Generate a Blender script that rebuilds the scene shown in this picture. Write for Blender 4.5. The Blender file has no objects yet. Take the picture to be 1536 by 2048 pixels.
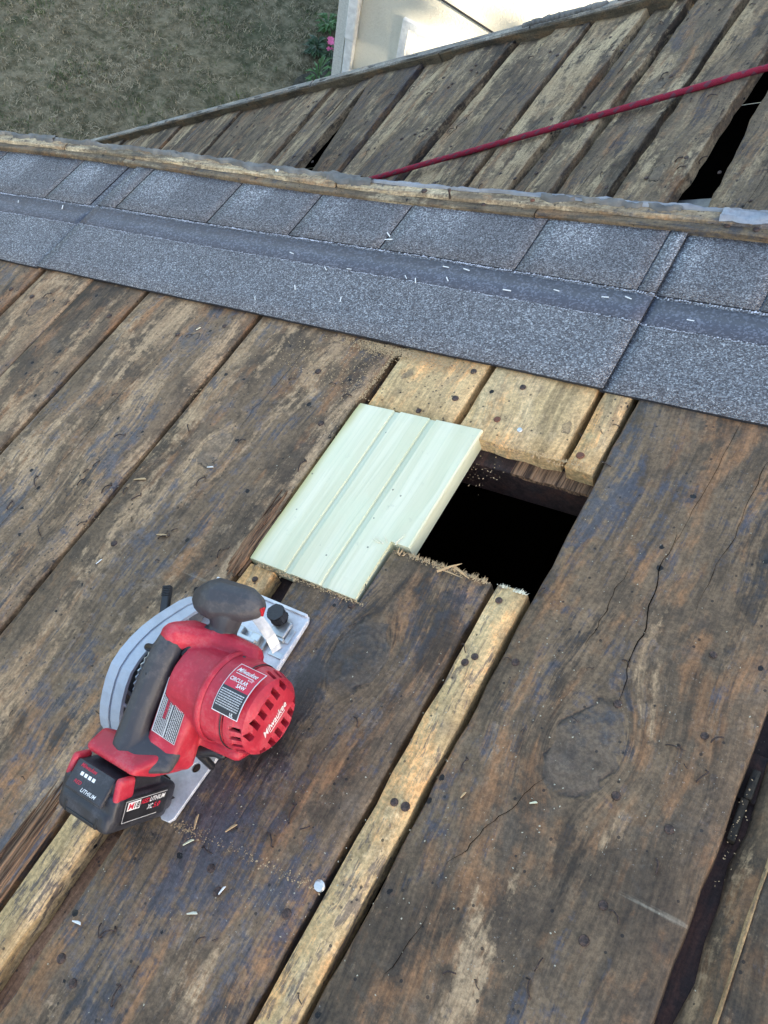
import bpy, bmesh, math, random
import numpy as np
from mathutils import Vector, Matrix, noise

random.seed(7)
rng = np.random.default_rng(7)
SC = bpy.context.scene
COL = SC.collection

# ------------------------------------------------------------------ frames
TH = math.radians(27)                       # pitch of the main roof
RU = Vector((math.cos(TH), 0, math.sin(TH)))    # up the slope
RV = Vector((0, 1, 0))                      # along the planks
RN = Vector((-math.sin(TH), 0, math.cos(TH)))   # roof normal


def frame(u, v, n, o=Vector((0, 0, 0))):
    m = Matrix((u, v, n)).transposed().to_4x4()
    m.translation = o
    return m


MA = frame(RU, RV, RN)
_w = Vector((.1017, .9901, .0969)).normalized()
_e = Vector((.95432374, -.12460169, .27155225))
_e = (_e - _e.dot(_w) * _w).normalized()
_n = _e.cross(_w)
MB = MA @ frame(_e, _w, _n, Vector((-.1, .97, -.12)))   # the lower, steeper roof behind the rake

# ------------------------------------------------------------------ camera
cam = bpy.data.cameras.new('camera')
camo = bpy.data.objects.new('camera', cam)
COL.objects.link(camo)
cx = Vector((.85610008, .49576082, .14599267))
cy = Vector((-.5097444, .76345238, .39661203))
cz = cx.cross(cy).normalized()
cy = cz.cross(cx).normalized()
camo.matrix_world = frame(cx.normalized(), cy, cz, Vector((-.33694, 0, .66129)))
cam.sensor_fit = 'VERTICAL'
cam.sensor_height = 24
cam.lens = 24 * 1750 / 2048
cam.clip_start = .02
cam.clip_end = 500
SC.camera = camo

# ------------------------------------------------------------------ light
SUN_EL = math.radians(15)
SUN_AZ = math.radians(19.5)                   # from +X towards -Y
sdir = Vector((math.cos(SUN_EL) * math.cos(SUN_AZ), -math.cos(SUN_EL) * math.sin(SUN_AZ), math.sin(SUN_EL)))
sl = bpy.data.lights.new('sun', 'SUN')
sl.energy = 5.0
sl.angle = math.radians(2.2)
sl.color = (1, .86, .66)
so = bpy.data.objects.new('sun', sl)
so.rotation_euler = sdir.to_track_quat('Z', 'Y').to_euler()
so.location = (0, 0, 10)
COL.objects.link(so)
W = bpy.data.worlds.new('World')
SC.world = W
W.use_nodes = True
wn = W.node_tree.nodes
bg = wn['Background']
sky = wn.new('ShaderNodeTexSky')
sky.sky_type = 'NISHITA'
sky.sun_disc = False
sky.sun_elevation = SUN_EL
sky.sun_rotation = math.atan2(sdir.x, sdir.y)
sky.air_density = 1.0
sky.dust_density = 4.0
sky.ozone_density = .6
W.node_tree.links.new(sky.outputs[0], bg.inputs[0])
bg.inputs[1].default_value = .15
SC.view_settings.view_transform = 'Standard'
SC.view_settings.look = 'None'
SC.view_settings.gamma = 1
SC.view_settings.use_curve_mapping = False
SC.view_settings.exposure = 2.45

# ------------------------------------------------------------------ helpers
def link(o, parent=None):
    COL.objects.link(o)
    if parent is not None:
        o.parent = parent
    return o


def props(o, **k):
    for a, b in k.items():
        if b is not None:
            o[a] = b
    return o


def thing(name, label, cat, M=None, group=None):
    o = bpy.data.objects.new(name, None)
    o.empty_display_size = .05
    link(o)
    if M is not None:
        o.matrix_world = M
    return props(o, label=label, category=cat, group=group)


def mesh_obj(name, me, mat, parent=None, M=None):
    o = bpy.data.objects.new(name, me)
    link(o, parent)
    if M is not None:
        if parent is None:
            o.matrix_world = M
        else:
            o.matrix_local = M
    if mat is not None and len(me.materials) == 0:
        for m in (mat if isinstance(mat, (list, tuple)) else [mat]):
            me.materials.append(m)
    return o


def from_py(name, V, F, smooth=False):
    me = bpy.data.meshes.new(name)
    me.from_pydata([tuple(v) for v in V], [], F)
    if smooth:
        me.polygons.foreach_set('use_smooth', [True] * len(me.polygons))
    me.update()
    return me


def bm_mesh(bm, name, smooth=False):
    bmesh.ops.recalc_face_normals(bm, faces=bm.faces)
    me = bpy.data.meshes.new(name)
    bm.to_mesh(me)
    bm.free()
    if smooth:
        me.polygons.foreach_set('use_smooth', [True] * len(me.polygons))
    return me


def add_box(bm, lo, hi, bev=0.0, M=None, seg=2):
    lo, hi = Vector(lo), Vector(hi)
    r = bmesh.ops.create_cube(bm, size=1)
    vs = r['verts']
    c = (lo + hi) / 2
    for v in vs:
        v.co = Vector((v.co.x * (hi.x - lo.x), v.co.y * (hi.y - lo.y), v.co.z * (hi.z - lo.z))) + c
        if M is not None:
            v.co = M @ v.co
    if bev:
        es = list({e for v in vs for e in v.link_edges})
        bmesh.ops.bevel(bm, geom=es, offset=bev, segments=seg, affect='EDGES', profile=.5)


def box_mesh(name, lo, hi, bev=0.0, M=None):
    bm = bmesh.new()
    add_box(bm, lo, hi, bev, M)
    return bm_mesh(bm, name)


def prism(bm, pts, axis, a0, a1):
    """pts: 2D outline; axis: index of the extruded coordinate"""
    def mk(p, a):
        q = list(p)
        q.insert(axis, a)
        return bm.verts.new(q)
    A = [mk(p, a0) for p in pts]
    B = [mk(p, a1) for p in pts]
    n = len(pts)
    fs = [bm.faces.new(A), bm.faces.new(B[::-1])]
    for i in range(n):
        fs.append(bm.faces.new((A[i], A[(i + 1) % n], B[(i + 1) % n], B[i])))
    return A + B, fs


def tube(pts, r, seg=8, cap=True):
    """(V,F) of a tube through pts, r number or list"""
    pts = [Vector(p) for p in pts]
    n = len(pts)
    rs = [r] * n if not isinstance(r, (list, tuple)) else r
    V, F = [], []
    up = Vector((0, 0, 1))
    t0 = (pts[1] - pts[0]).normalized()
    if abs(t0.dot(up)) > .9:
        up = Vector((1, 0, 0))
    for i, p in enumerate(pts):
        t = (pts[min(i + 1, n - 1)] - pts[max(i - 1, 0)]).normalized()
        a = t.cross(up).normalized()
        b = a.cross(t).normalized()
        up = b
        for k in range(seg):
            an = 2 * math.pi * k / seg
            V.append(p + a * math.cos(an) * rs[i] + b * math.sin(an) * rs[i])
    for i in range(n - 1):
        for k in range(seg):
            F.append((i * seg + k, i * seg + (k + 1) % seg, (i + 1) * seg + (k + 1) % seg, (i + 1) * seg + k))
    if cap:
        F.append(tuple(range(seg))[::-1])
        F.append(tuple((n - 1) * seg + k for k in range(seg)))
    return V, F


def eval_mesh(me, mods):
    o = bpy.data.objects.new('tmp', me)
    COL.objects.link(o)
    for typ, kw in mods:
        m = o.modifiers.new('m', typ)
        for a, b in kw.items():
            setattr(m, a, b)
    dg = bpy.context.evaluated_depsgraph_get()
    dg.update()
    out = bpy.data.meshes.new_from_object(o.evaluated_get(dg))
    bpy.data.objects.remove(o)
    return out


def hull(bm, balls):
    """convex hull of spheres [(point, radius)]"""
    t = bmesh.new()
    for p, r in balls:
        bmesh.ops.create_icosphere(t, subdivisions=2, radius=r, matrix=Matrix.Translation(Vector(p)))
    res = bmesh.ops.convex_hull(t, input=t.verts)
    junk = [g for g in res['geom_interior'] + res['geom_unused'] if isinstance(g, bmesh.types.BMVert)]
    bmesh.ops.delete(t, geom=list(set(junk)), context='VERTS')
    me = bpy.data.meshes.new('t')
    t.to_mesh(me)
    t.free()
    bm.from_mesh(me)
    bpy.data.meshes.remove(me)


def blob(name, bm, voxel=.0012, smooth=4, fac=.5):
    me = bpy.data.meshes.new(name)
    bmesh.ops.recalc_face_normals(bm, faces=bm.faces)
    bm.to_mesh(me)
    bm.free()
    out = eval_mesh(me, [('REMESH', dict(mode='VOXEL', voxel_size=voxel, use_smooth_shade=True)),
                         ('SMOOTH', dict(factor=fac, iterations=smooth))])
    out.name = name
    out.polygons.foreach_set('use_smooth', [True] * len(out.polygons))
    return out


# ------------------------------------------------------------------ materials
class NT:
    def __init__(s, name):
        s.m = bpy.data.materials.new(name)
        s.m.use_nodes = True
        s.t = s.m.node_tree
        s.b = s.t.nodes['Principled BSDF']
        s.b.inputs['Specular IOR Level'].default_value = .35

    def n(s, typ, ins=None, **kw):
        nd = s.t.nodes.new(typ)
        for a, b in kw.items():
            setattr(nd, a, b)
        for k, v in (ins or {}).items():
            s.set(nd.inputs[k], v)
        return nd

    def set(s, sock, v):
        if isinstance(v, bpy.types.NodeSocket):
            s.t.links.new(v, sock)
        elif isinstance(v, bpy.types.Node):
            s.t.links.new(v.outputs[0], sock)
        else:
            if isinstance(v, (tuple, list)) and len(v) == 3 and sock.type == 'RGBA':
                v = (*v, 1)
            sock.default_value = v

    def math(s, op, a, b=0.0, c=None, clamp=False):
        d = {0: a, 1: b}
        if c is not None:
            d[2] = c
        return s.n('ShaderNodeMath', d, operation=op, use_clamp=clamp).outputs[0]

    def mix(s, f, a, b, blend='MIX'):
        nd = s.n('ShaderNodeMix', data_type='RGBA', blend_type=blend)
        s.set(nd.inputs[0], f)
        s.set(nd.inputs[6], a)
        s.set(nd.inputs[7], b)
        return nd.outputs[2]

    def noise(s, vec, scale, detail=3, rough=.55, dist=0.0, w=None):
        nd = s.n('ShaderNodeTexNoise', {'Scale': scale, 'Detail': detail, 'Roughness': rough, 'Distortion': dist})
        s.set(nd.inputs['Vector'], vec)
        return nd.outputs[0]

    def vor(s, vec, scale, feature='F1', rand=1.0):
        nd = s.n('ShaderNodeTexVoronoi', {'Scale': scale, 'Randomness': rand}, feature=feature)
        s.set(nd.inputs['Vector'], vec)
        return nd

    def ramp(s, f, lo, hi, a=0.0, b=1.0):
        nd = s.n('ShaderNodeMapRange', {0: f, 1: lo, 2: hi, 3: a, 4: b}, clamp=True, interpolation_type='SMOOTHSTEP')
        return nd.outputs[0]

    def attr(s, name, out='Fac'):
        return s.n('ShaderNodeAttribute', attribute_type='OBJECT', attribute_name=name).outputs[out]

    def out(s, color, rough=.6, bump=None, strength=.3, dist=.002, spec=None, metal=None):
        s.set(s.b.inputs['Base Color'], color)
        s.set(s.b.inputs['Roughness'], rough)
        if spec is not None:
            s.set(s.b.inputs['Specular IOR Level'], spec)
        if metal is not None:
            s.set(s.b.inputs['Metallic'], metal)
        if bump is not None:
            bn = s.n('ShaderNodeBump', {'Strength': strength, 'Distance': dist})
            s.set(bn.inputs['Height'], bump)
            s.t.links.new(bn.outputs[0], s.b.inputs['Normal'])
        return s.m


def wood_material(name, dark, mid, tan, blue, blue_rough=.42, relief=1.0):
    """old sheathing; per object: tan, blue, dark, fleck (0..1) and knot (x, y, r)"""
    N = NT(name)
    tc = N.n('ShaderNodeTexCoord').outputs['Object']
    seed = N.n('ShaderNodeObjectInfo').outputs['Random']
    off = N.n('ShaderNodeCombineXYZ', {0: N.math('MULTIPLY', seed, 37.0), 1: N.math('MULTIPLY', seed, 91.0), 2: N.math('MULTIPLY', seed, 53.0)})
    sep = N.n('ShaderNodeSeparateXYZ', {0: tc})
    X, Y, Z = sep.outputs
    ks = N.n('ShaderNodeSeparateXYZ', {0: N.attr('knot', 'Vector')})
    kx = N.math('SUBTRACT', X, ks.outputs[0])
    ky = N.math('MULTIPLY', N.math('SUBTRACT', Y, ks.outputs[1]), .62)
    wob = N.math('ADD', N.math('MULTIPLY', N.math('SUBTRACT', N.noise(tc, 30, 4, .6), .5), .030), N.math('MULTIPLY', N.math('SUBTRACT', N.noise(tc, 8, 2), .5), .03))
    d2 = N.math('ADD', N.math('ADD', N.math('MULTIPLY', kx, kx), N.math('MULTIPLY', ky, ky)), .00002)
    dk = N.math('ADD', N.math('SQRT', d2), wob)
    r = ks.outputs[2]
    psi = N.math('ADD', ks.outputs[0], N.math('MULTIPLY', kx, N.math('SUBTRACT', 1.0, N.math('MINIMUM', N.math('DIVIDE', N.math('MULTIPLY', r, r), d2), 1.0))))
    lw = N.noise(N.n('ShaderNodeVectorMath', {0: tc, 1: off}, operation='ADD').outputs[0], 2.2, 2)
    lw2 = N.noise(N.n('ShaderNodeVectorMath', {0: tc, 1: off}, operation='ADD').outputs[0], 9, 2)
    psi = N.math('ADD', psi, N.math('ADD', N.math('MULTIPLY', N.math('SUBTRACT', lw, .5), .09), N.math('MULTIPLY', N.math('SUBTRACT', lw2, .5), .014)))

    def gco(sx, sy):
        c = N.n('ShaderNodeCombineXYZ', {0: N.math('MULTIPLY', psi, sx), 1: N.math('MULTIPLY', Y, sy), 2: N.math('MULTIPLY', Z, sx)})
        return N.n('ShaderNodeVectorMath', {0: c, 1: off}, operation='ADD').outputs[0]
    iso = N.n('ShaderNodeVectorMath', {0: tc, 1: off}, operation='ADD').outputs[0]
    fibre = N.noise(gco(300, 16), 1, 4, .65)
    streak = N.noise(gco(75, 7), 1, 5, .65)
    broad = N.noise(gco(9, 1.5), 1, 7, .66, .15)
    broad2 = N.noise(gco(11.5, 2.4), 1.7, 7, .70, .25)
    broad3 = N.noise(iso, 7, 6, .7, .4)
    fineiso = N.noise(iso, 95, 5, .72)
    # grey brown body
    mott = N.noise(iso, 26, 6, .74, .3)
    body = N.mix(N.ramp(N.math('ADD', N.math('MULTIPLY', broad, .45), N.math('ADD', N.math('MULTIPLY', broad3, .3), N.math('MULTIPLY', mott, .25))), .40, .60), dark, mid)
    warm = N.ramp(N.math('ADD', N.math('MULTIPLY', N.noise(gco(14, 3.2), 2.3, 5, .65), .6), N.math('MULTIPLY', mott, .4)), .49, .62)
    body = N.mix(N.math('MULTIPLY', warm, .6), body, tuple(a * b for a, b in zip(mid, (1.6, 1.12, .78))))
    body = N.mix(N.math('MULTIPLY', N.ramp(streak, .46, .66), .55), body, tuple(c * .42 for c in dark))
    body = N.mix(N.math('MULTIPLY', N.ramp(mott, .5, .68), .45), body, tuple(c * .55 for c in dark))
    # tan wood showing through, broken up along the grain
    brk = N.math('ADD', N.math('ADD', N.math('MULTIPLY', N.math('SUBTRACT', streak, .5), .30), N.math('MULTIPLY', N.math('SUBTRACT', fineiso, .5), .36)), N.math('ADD', N.math('MULTIPLY', N.math('SUBTRACT', mott, .5), .30), N.math('MULTIPLY', N.math('SUBTRACT', fibre, .5), .26)))
    mt = N.math('ADD', N.math('ADD', broad2, brk), N.math('MULTIPLY', N.math('SUBTRACT', N.attr('tan'), .5), .5))
    mt = N.ramp(mt, .515, .65)
    tanv = N.mix(N.ramp(broad3, .35, .65), tan, tuple(a * b for a, b in zip(tan, (.72, .66, .62))))
    tanv = N.mix(N.math('MULTIPLY', N.ramp(fibre, .45, .7), .4), tanv, tuple(c * .45 for c in tan))
    colr = N.mix(N.math('MULTIPLY', mt, .92), body, tanv)
    # blackish tar-paper stain, its blue painted in for reflected sky
    mb = N.math('ADD', N.math('ADD', N.math('MULTIPLY', broad, .65), N.math('MULTIPLY', broad3, .35)), N.math('MULTIPLY', brk, .8))
    mb = N.math('ADD', mb, N.math('MULTIPLY', N.math('SUBTRACT', N.attr('blue'), .5), .46))
    mb = N.ramp(mb, .53, .64)
    colr = N.mix(N.math('MULTIPLY', mb, .84), colr, N.mix(N.ramp(fineiso, .3, .7), tuple(c * .6 for c in blue), blue))
    # blackish tar and rot stains
    bs = N.math('ADD', N.noise(gco(7, 2.6), 1.9, 6, .68, .2), N.math('MULTIPLY', brk, .6))
    colr = N.mix(N.math('MULTIPLY', N.math('MULTIPLY', N.ramp(bs, .56, .66), .72), N.ramp(N.attr('blue'), .15, .4)), colr, tuple(c * .42 for c in dark))
    # dark flecks on pale slats
    fl = N.noise(gco(210, 38), 1, 5, .7, .2)
    fl = N.math('ADD', fl, N.math('ADD', N.math('MULTIPLY', N.math('SUBTRACT', broad3, .5), .9), N.math('MULTIPLY', N.math('SUBTRACT', mott, .5), .35)))
    fm = N.math('MULTIPLY', N.ramp(fl, .525, .64), N.attr('fleck'))
    colr = N.mix(N.math('MULTIPLY', fm, .82), colr, (.075, .062, .062))
    # worm pits and nail holes, their shaded depth painted near-black
    v1 = N.vor(iso, 34)
    sel = N.math('GREATER_THAN', N.n('ShaderNodeSeparateColor', {0: v1.outputs['Color']}).outputs[0], .70)
    pit = N.math('MULTIPLY', N.math('LESS_THAN', N.math('ADD', v1.outputs['Distance'], N.math('MULTIPLY', N.math('SUBTRACT', fineiso, .5), .30)), .095), sel)
    halo = N.math('MULTIPLY', N.ramp(v1.outputs['Distance'], .42, .1), sel)
    v2 = N.vor(iso, 120)
    sel2 = N.math('GREATER_THAN', N.n('ShaderNodeSeparateColor', {0: v2.outputs['Color']}).outputs[1], .88)
    pit2 = N.math('MULTIPLY', N.math('LESS_THAN', v2.outputs['Distance'], .17), sel2)
    colr = N.mix(N.math('MULTIPLY', halo, .28), colr, (.03, .03, .034))
    colr = N.mix(N.math('MAXIMUM', pit, N.math('MULTIPLY', pit2, .75)), colr, (.006, .006, .007))
    # pale scuffs across the boards
    sc = N.noise(N.n('ShaderNodeMapping', {'Vector': iso, 'Rotation': (0, 0, .35), 'Scale': (4.5, 85, 10)}).outputs[0], 1, 3, .7, .15)
    scm = N.math('MULTIPLY', N.ramp(sc, .67, .76), N.ramp(N.noise(iso, 5, 2), .48, .66))
    colr = N.mix(N.math('MULTIPLY', scm, .38), colr, (.33, .29, .22))
    dustm = N.math('MULTIPLY', N.ramp(N.noise(iso, 420, 2, .8), .66, .74), N.ramp(N.noise(iso, 8, 3), .42, .7))
    colr = N.mix(N.math('MULTIPLY', dustm, .5), colr, (.42, .4, .36))
    # grey lichen-like wash
    wash = N.ramp(N.noise(iso, 13, 6, .75, 1.0), .52, .72)
    colr = N.mix(N.math('MULTIPLY', wash, .12), colr, (.17, .165, .15))
    # knot
    kin = N.math('MULTIPLY', N.ramp(dk, 0, 0, 0, 0), 0)
    inside = N.math('LESS_THAN', N.math('DIVIDE', dk, N.math('MAXIMUM', r, .0001)), 1.0)
    has = N.math('GREATER_THAN', r, .001)
    inside = N.math('MULTIPLY', inside, has)
    rings = N.math('MULTIPLY', N.math('SINE', N.math('MULTIPLY', dk, 900)), N.ramp(N.noise(iso, 60, 3), .3, .7))
    colr = N.mix(N.math('MULTIPLY', inside, N.ramp(mott, .3, .65, .15, .6)), colr, N.mix(N.ramp(rings, -1, 1), (.035, .033, .036), (.10, .085, .07)))
    rim = N.math('MULTIPLY', N.ramp(N.math('ABSOLUTE', N.math('SUBTRACT', N.math('DIVIDE', dk, N.math('MAXIMUM', r, .0001)), 1.0)), .1, .0), has)
    rim = N.math('MULTIPLY', rim, N.ramp(N.noise(iso, 30, 3), .5, .6))
    colr = N.mix(N.math('MULTIPLY', rim, .8), colr, (.012, .011, .012))
    grit = N.noise(iso, 240, 4, .8)
    gr2 = N.math('MULTIPLY', N.ramp(grit, .34, .66, .74, 1.27), N.ramp(fibre, .3, .7, 1.16, .82))
    colr = N.mix(1.0, colr, N.n('ShaderNodeCombineColor', {0: gr2, 1: gr2, 2: gr2}).outputs[0], 'MULTIPLY')
    spk = N.vor(iso, 170)
    spm = N.math('MULTIPLY', N.math('LESS_THAN', spk.outputs['Distance'], .24), N.math('GREATER_THAN', N.n('ShaderNodeSeparateColor', {0: spk.outputs['Color']}).outputs[2], .86))
    colr = N.mix(N.math('MULTIPLY', spm, N.ramp(broad3, .4, .6, .15, .75)), colr, (.02, .018, .018))
    # whole board value
    colr = N.mix(1.0, colr, N.n('ShaderNodeCombineColor', {0: N.attr('value'), 1: N.attr('value'), 2: N.attr('value')}).outputs[0], 'MULTIPLY')
    h = N.math('ADD', N.math('ADD', N.math('MULTIPLY', fibre, .3), N.math('MULTIPLY', mott, .5)), N.math('MULTIPLY', streak, .5))
    h = N.math('ADD', h, N.math('MULTIPLY', fineiso, .25))
    h = N.math('SUBTRACT', h, N.math('MULTIPLY', N.math('MAXIMUM', pit, pit2), 1.6))
    h = N.math('SUBTRACT', h, N.math('MULTIPLY', rim, .6))
    h = N.math('ADD', h, N.math('MULTIPLY', N.math('MULTIPLY', rings, inside), .07))
    h = N.math('SUBTRACT', h, N.math('MULTIPLY', mb, -.18))
    rough = N.mix(mb, (.74,) * 3, (blue_rough,) * 3)
    return N.out(colr, rough, h, .55 * relief, .003, spec=.4)


M_wood = wood_material('weathered_sheathing', (.064, .043, .027), (.225, .145, .080), (.44, .295, .165), (.056, .057, .074), .40)
M_wood_b = wood_material('grey_sheathing', (.040, .029, .021), (.195, .14, .087), (.42, .32, .19), (.045, .042, .055), .6, 2.6)
M_trim = wood_material('rake_wood', (.11, .085, .058), (.30, .22, .13), (.60, .49, .31), (.07, .075, .09), .55, 1.3)
M_tan = wood_material('fresh_tan_wood', (.42, .28, .13), (.68, .46, .22), (.80, .58, .31), (.075, .07, .082), .6, .7)
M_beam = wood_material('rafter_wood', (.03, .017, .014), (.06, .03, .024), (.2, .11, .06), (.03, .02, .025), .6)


def simple(name, c, rough=.5, metal=0.0, var=.12, sc=60, bump=.0, spec=.4, dust=0.0, dustc=(.4, .36, .3)):
    N = NT(name)
    tc = N.n('ShaderNodeTexCoord').outputs['Object']
    a = N.noise(tc, sc, 4, .6)
    b = N.noise(tc, sc * 9, 3, .7)
    col = N.mix(N.ramp(a, .3, .7), tuple(x * (1 - var) for x in c), tuple(min(1, x * (1 + var)) for x in c))
    if dust:
        col = N.mix(N.math('MULTIPLY', N.ramp(N.math('ADD', N.math('MULTIPLY', a, .6), N.math('MULTIPLY', b, .4)), .48, .66), dust), col, dustc)
    rr = N.ramp(a, .3, .7, max(0, rough - .08), min(1, rough + .1))
    return N.out(col, rr, b, bump if bump else .05, .0006, spec=spec, metal=metal)


M_red = simple('red_plastic', (.44, .022, .043), .5, dust=.42, dustc=(.46, .15, .15), bump=.4, sc=38, var=.2)  # pinkish dust tone also paints in the sky sheen on the shell
M_redd = simple('deep_red_plastic', (.44, .016, .025), .5, dust=.1, dustc=(.4, .1, .1))  # deeper plain red for the trigger and knob emblem
M_grip = simple('grey_rubber', (.045, .046, .052), .5, dust=.4, dustc=(.14, .125, .115), bump=.35, sc=30)
M_black = simple('black_plastic', (.016, .016, .019), .38, dust=.12, dustc=(.1, .1, .1))
M_batt = simple('battery_plastic', (.028, .028, .034), .42, dust=.4, dustc=(.11, .11, .125), bump=.3)
M_guard = simple('guard_plastic', (.41, .45, .51), .4, dust=.3, dustc=(.36, .34, .31), bump=.25)
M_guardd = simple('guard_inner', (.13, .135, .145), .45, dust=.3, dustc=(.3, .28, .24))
M_mag = simple('magnesium_plate', (.62, .63, .66), .45, metal=.3, dust=.3, bump=.3, var=.2)
M_steel = simple('zinc_steel', (.47, .49, .50), .36, metal=.85, bump=.4, var=.25, dust=.3)
M_white = simple('label_white', (.78, .78, .76), .5)
M_labelred = simple('label_red', (.55, .02, .05), .4)
M_labeldark = simple('label_dark', (.03, .03, .034), .4)
M_labelgrey = simple('label_grey', (.5, .5, .49), .5)
M_rust = simple('rusty_iron', (.06, .045, .042), .6, metal=.3, dust=.8, dustc=(.15, .09, .065), sc=350, bump=.9, var=.5)
M_rustred = simple('orange_rust', (.16, .07, .045), .8, metal=.1, sc=200, bump=.6)
M_zinc = simple('galvanised_iron', (.55, .57, .58), .4, metal=.7, sc=200)
M_caulk = simple('grey_caulk', (.15, .145, .135), .6, dust=.6, dustc=(.25, .235, .2), sc=24, bump=.9, var=.3)
M_flash = simple('grey_flashing', (.27, .29, .32), .45, metal=.2, dust=.5, dustc=(.16, .165, .18), sc=22, bump=.8, var=.25)
M_chip = simple('pale_wood_chip', (.72, .68, .52), .7, sc=200)
M_chipt = simple('tan_wood_chip', (.5, .34, .18), .8, sc=200)
M_crumb = simple('dusty_crumb', (.42, .38, .28), .8, sc=200)
M_void = simple('void_black', (.007, .006, .005), .95, spec=.0)  # near-black that paints in the darkness of attic, gaps, slots and cracks
M_cream = None


def splinter_mat():
    N = NT('torn_fibre')
    tc = N.n('ShaderNodeTexCoord').outputs['Object']
    c = N.n('ShaderNodeMapping', {'Vector': tc, 'Scale': (260, 9, 200)}).outputs[0]
    f = N.noise(c, 1, 4, .7)
    col = N.mix(N.ramp(f, .38, .62), (.055, .03, .018), (.34, .19, .1))
    return N.out(col, .8, f, 1.0, .004)


M_splint = splinter_mat()


def green_mat():
    N = NT('treated_pine')
    tc = N.n('ShaderNodeTexCoord').outputs['Object']
    wv = N.n('ShaderNodeVectorMath', {0: tc, 1: N.n('ShaderNodeCombineXYZ', {0: N.math('MULTIPLY', N.math('SUBTRACT', N.noise(tc, 5, 2), .5), .012)})}, operation='ADD').outputs[0]
    c = N.n('ShaderNodeMapping', {'Vector': wv, 'Scale': (260, 6, 60)}).outputs[0]
    f = N.noise(c, 1, 3, .6)
    c2 = N.n('ShaderNodeMapping', {'Vector': wv, 'Scale': (38, 1.4, 30)}).outputs[0]
    g = N.noise(c2, 1, 4, .6)
    iso = N.noise(tc, 12, 4)
    col = N.mix(N.ramp(g, .35, .65), (.66, .64, .43), (.78, .75, .55))
    col = N.mix(N.math('MULTIPLY', N.ramp(iso, .45, .7), .6), col, (.70, .72, .50))
    col = N.mix(N.math('MULTIPLY', N.ramp(f, .48, .7), .32), col, (.50, .54, .36))
    rg = N.math('SINE', N.math('ADD', N.math('MULTIPLY', g, 34.0), N.math('MULTIPLY', iso, 9.0)))
    col = N.mix(N.math('MULTIPLY', N.ramp(rg, .6, 1.0), .08), col, (.56, .52, .32))
    smg = N.ramp(N.noise(tc, 42, 5, .75), .6, .74)
    col = N.mix(N.math('MULTIPLY', smg, .35), col, (.36, .36, .27))
    sep = N.n('ShaderNodeSeparateXYZ', {0: tc})
    edge = N.ramp(N.math('ADD', sep.outputs[0], N.math('MULTIPLY', iso, .012)), -.066, -.08)
    col = N.mix(N.math('MULTIPLY', edge, .75), col, (.42, .38, .12))
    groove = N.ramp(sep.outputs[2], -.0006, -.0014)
    col = N.mix(N.math('MULTIPLY', groove, .35), col, (.52, .57, .42))  # pooled treatment and groove shade painted darker by depth
    sp = N.vor(tc, 75)
    s1 = N.math('MULTIPLY', N.math('LESS_THAN', sp.outputs['Distance'], .09), N.math('GREATER_THAN', N.n('ShaderNodeSeparateColor', {0: sp.outputs['Color']}).outputs[0], .8))
    col = N.mix(N.math('MULTIPLY', s1, .7), col, (.1, .1, .08))
    return N.out(col, .62, N.math('ADD', f, N.math('MULTIPLY', g, .5)), .35, .0015, spec=.3)


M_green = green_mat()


def shingle_mat(name, tone):
    """tone: vertex independent; object attribute light (0..1)"""
    N = NT(name)
    tc = N.n('ShaderNodeTexCoord').outputs['Object']
    v = N.vor(tc, 680)
    rc = N.n('ShaderNodeSeparateColor', {0: v.outputs['Color']}).outputs[0]
    v2 = N.vor(tc, 330)
    rc2 = N.n('ShaderNodeSeparateColor', {0: v2.outputs['Color']}).outputs[1]
    big = N.noise(tc, 6, 4, .6)
    sx = N.n('ShaderNodeSeparateXYZ', {0: tc}).outputs
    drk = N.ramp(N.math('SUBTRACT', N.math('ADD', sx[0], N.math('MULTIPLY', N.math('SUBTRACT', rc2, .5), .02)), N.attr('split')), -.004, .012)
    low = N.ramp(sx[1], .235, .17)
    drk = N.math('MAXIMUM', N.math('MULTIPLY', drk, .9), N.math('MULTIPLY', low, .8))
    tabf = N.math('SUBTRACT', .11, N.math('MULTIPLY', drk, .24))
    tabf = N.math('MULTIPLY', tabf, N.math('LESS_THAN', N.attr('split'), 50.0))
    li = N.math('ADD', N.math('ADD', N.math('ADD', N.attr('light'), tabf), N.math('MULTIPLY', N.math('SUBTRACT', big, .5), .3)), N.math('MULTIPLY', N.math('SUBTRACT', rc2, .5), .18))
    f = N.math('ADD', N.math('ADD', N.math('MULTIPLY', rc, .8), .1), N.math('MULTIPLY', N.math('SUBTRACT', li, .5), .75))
    cr = N.n('ShaderNodeValToRGB', {0: f})
    e = cr.color_ramp.elements
    e[0].position = .05
    e[0].color = (.052, .051, .058, 1)
    e[1].position = 1.0
    e[1].color = (.66, .68, .70, 1)
    for p, c in ((.35, (.112, .110, .122)), (.6, (.185, .19, .205)), (.8, (.30, .315, .335))):
        x = e.new(p)
        x.color = (*c, 1)
    h = N.math('ADD', N.math('SUBTRACT', 1.0, v.outputs['Distance']), N.math('MULTIPLY', rc, .4))
    return N.out(cr.outputs[0], .62, h, .9, .0016, spec=.45)


M_shingle = shingle_mat('shingle_granules', 0)


def band_mat():
    N = NT('smooth_nail_strip')
    tc = N.n('ShaderNodeTexCoord').outputs['Object']
    v = N.vor(tc, 430)
    rc = N.n('ShaderNodeSeparateColor', {0: v.outputs['Color']}).outputs[0]
    a = N.noise(tc, 25, 5, .7)
    col = N.mix(N.ramp(N.math('ADD', rc, N.math('MULTIPLY', a, .5)), .75, 1.25), (.060, .064, .084), (.14, .148, .185))
    return N.out(col, .5, rc, .35, .001, spec=.5)


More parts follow.
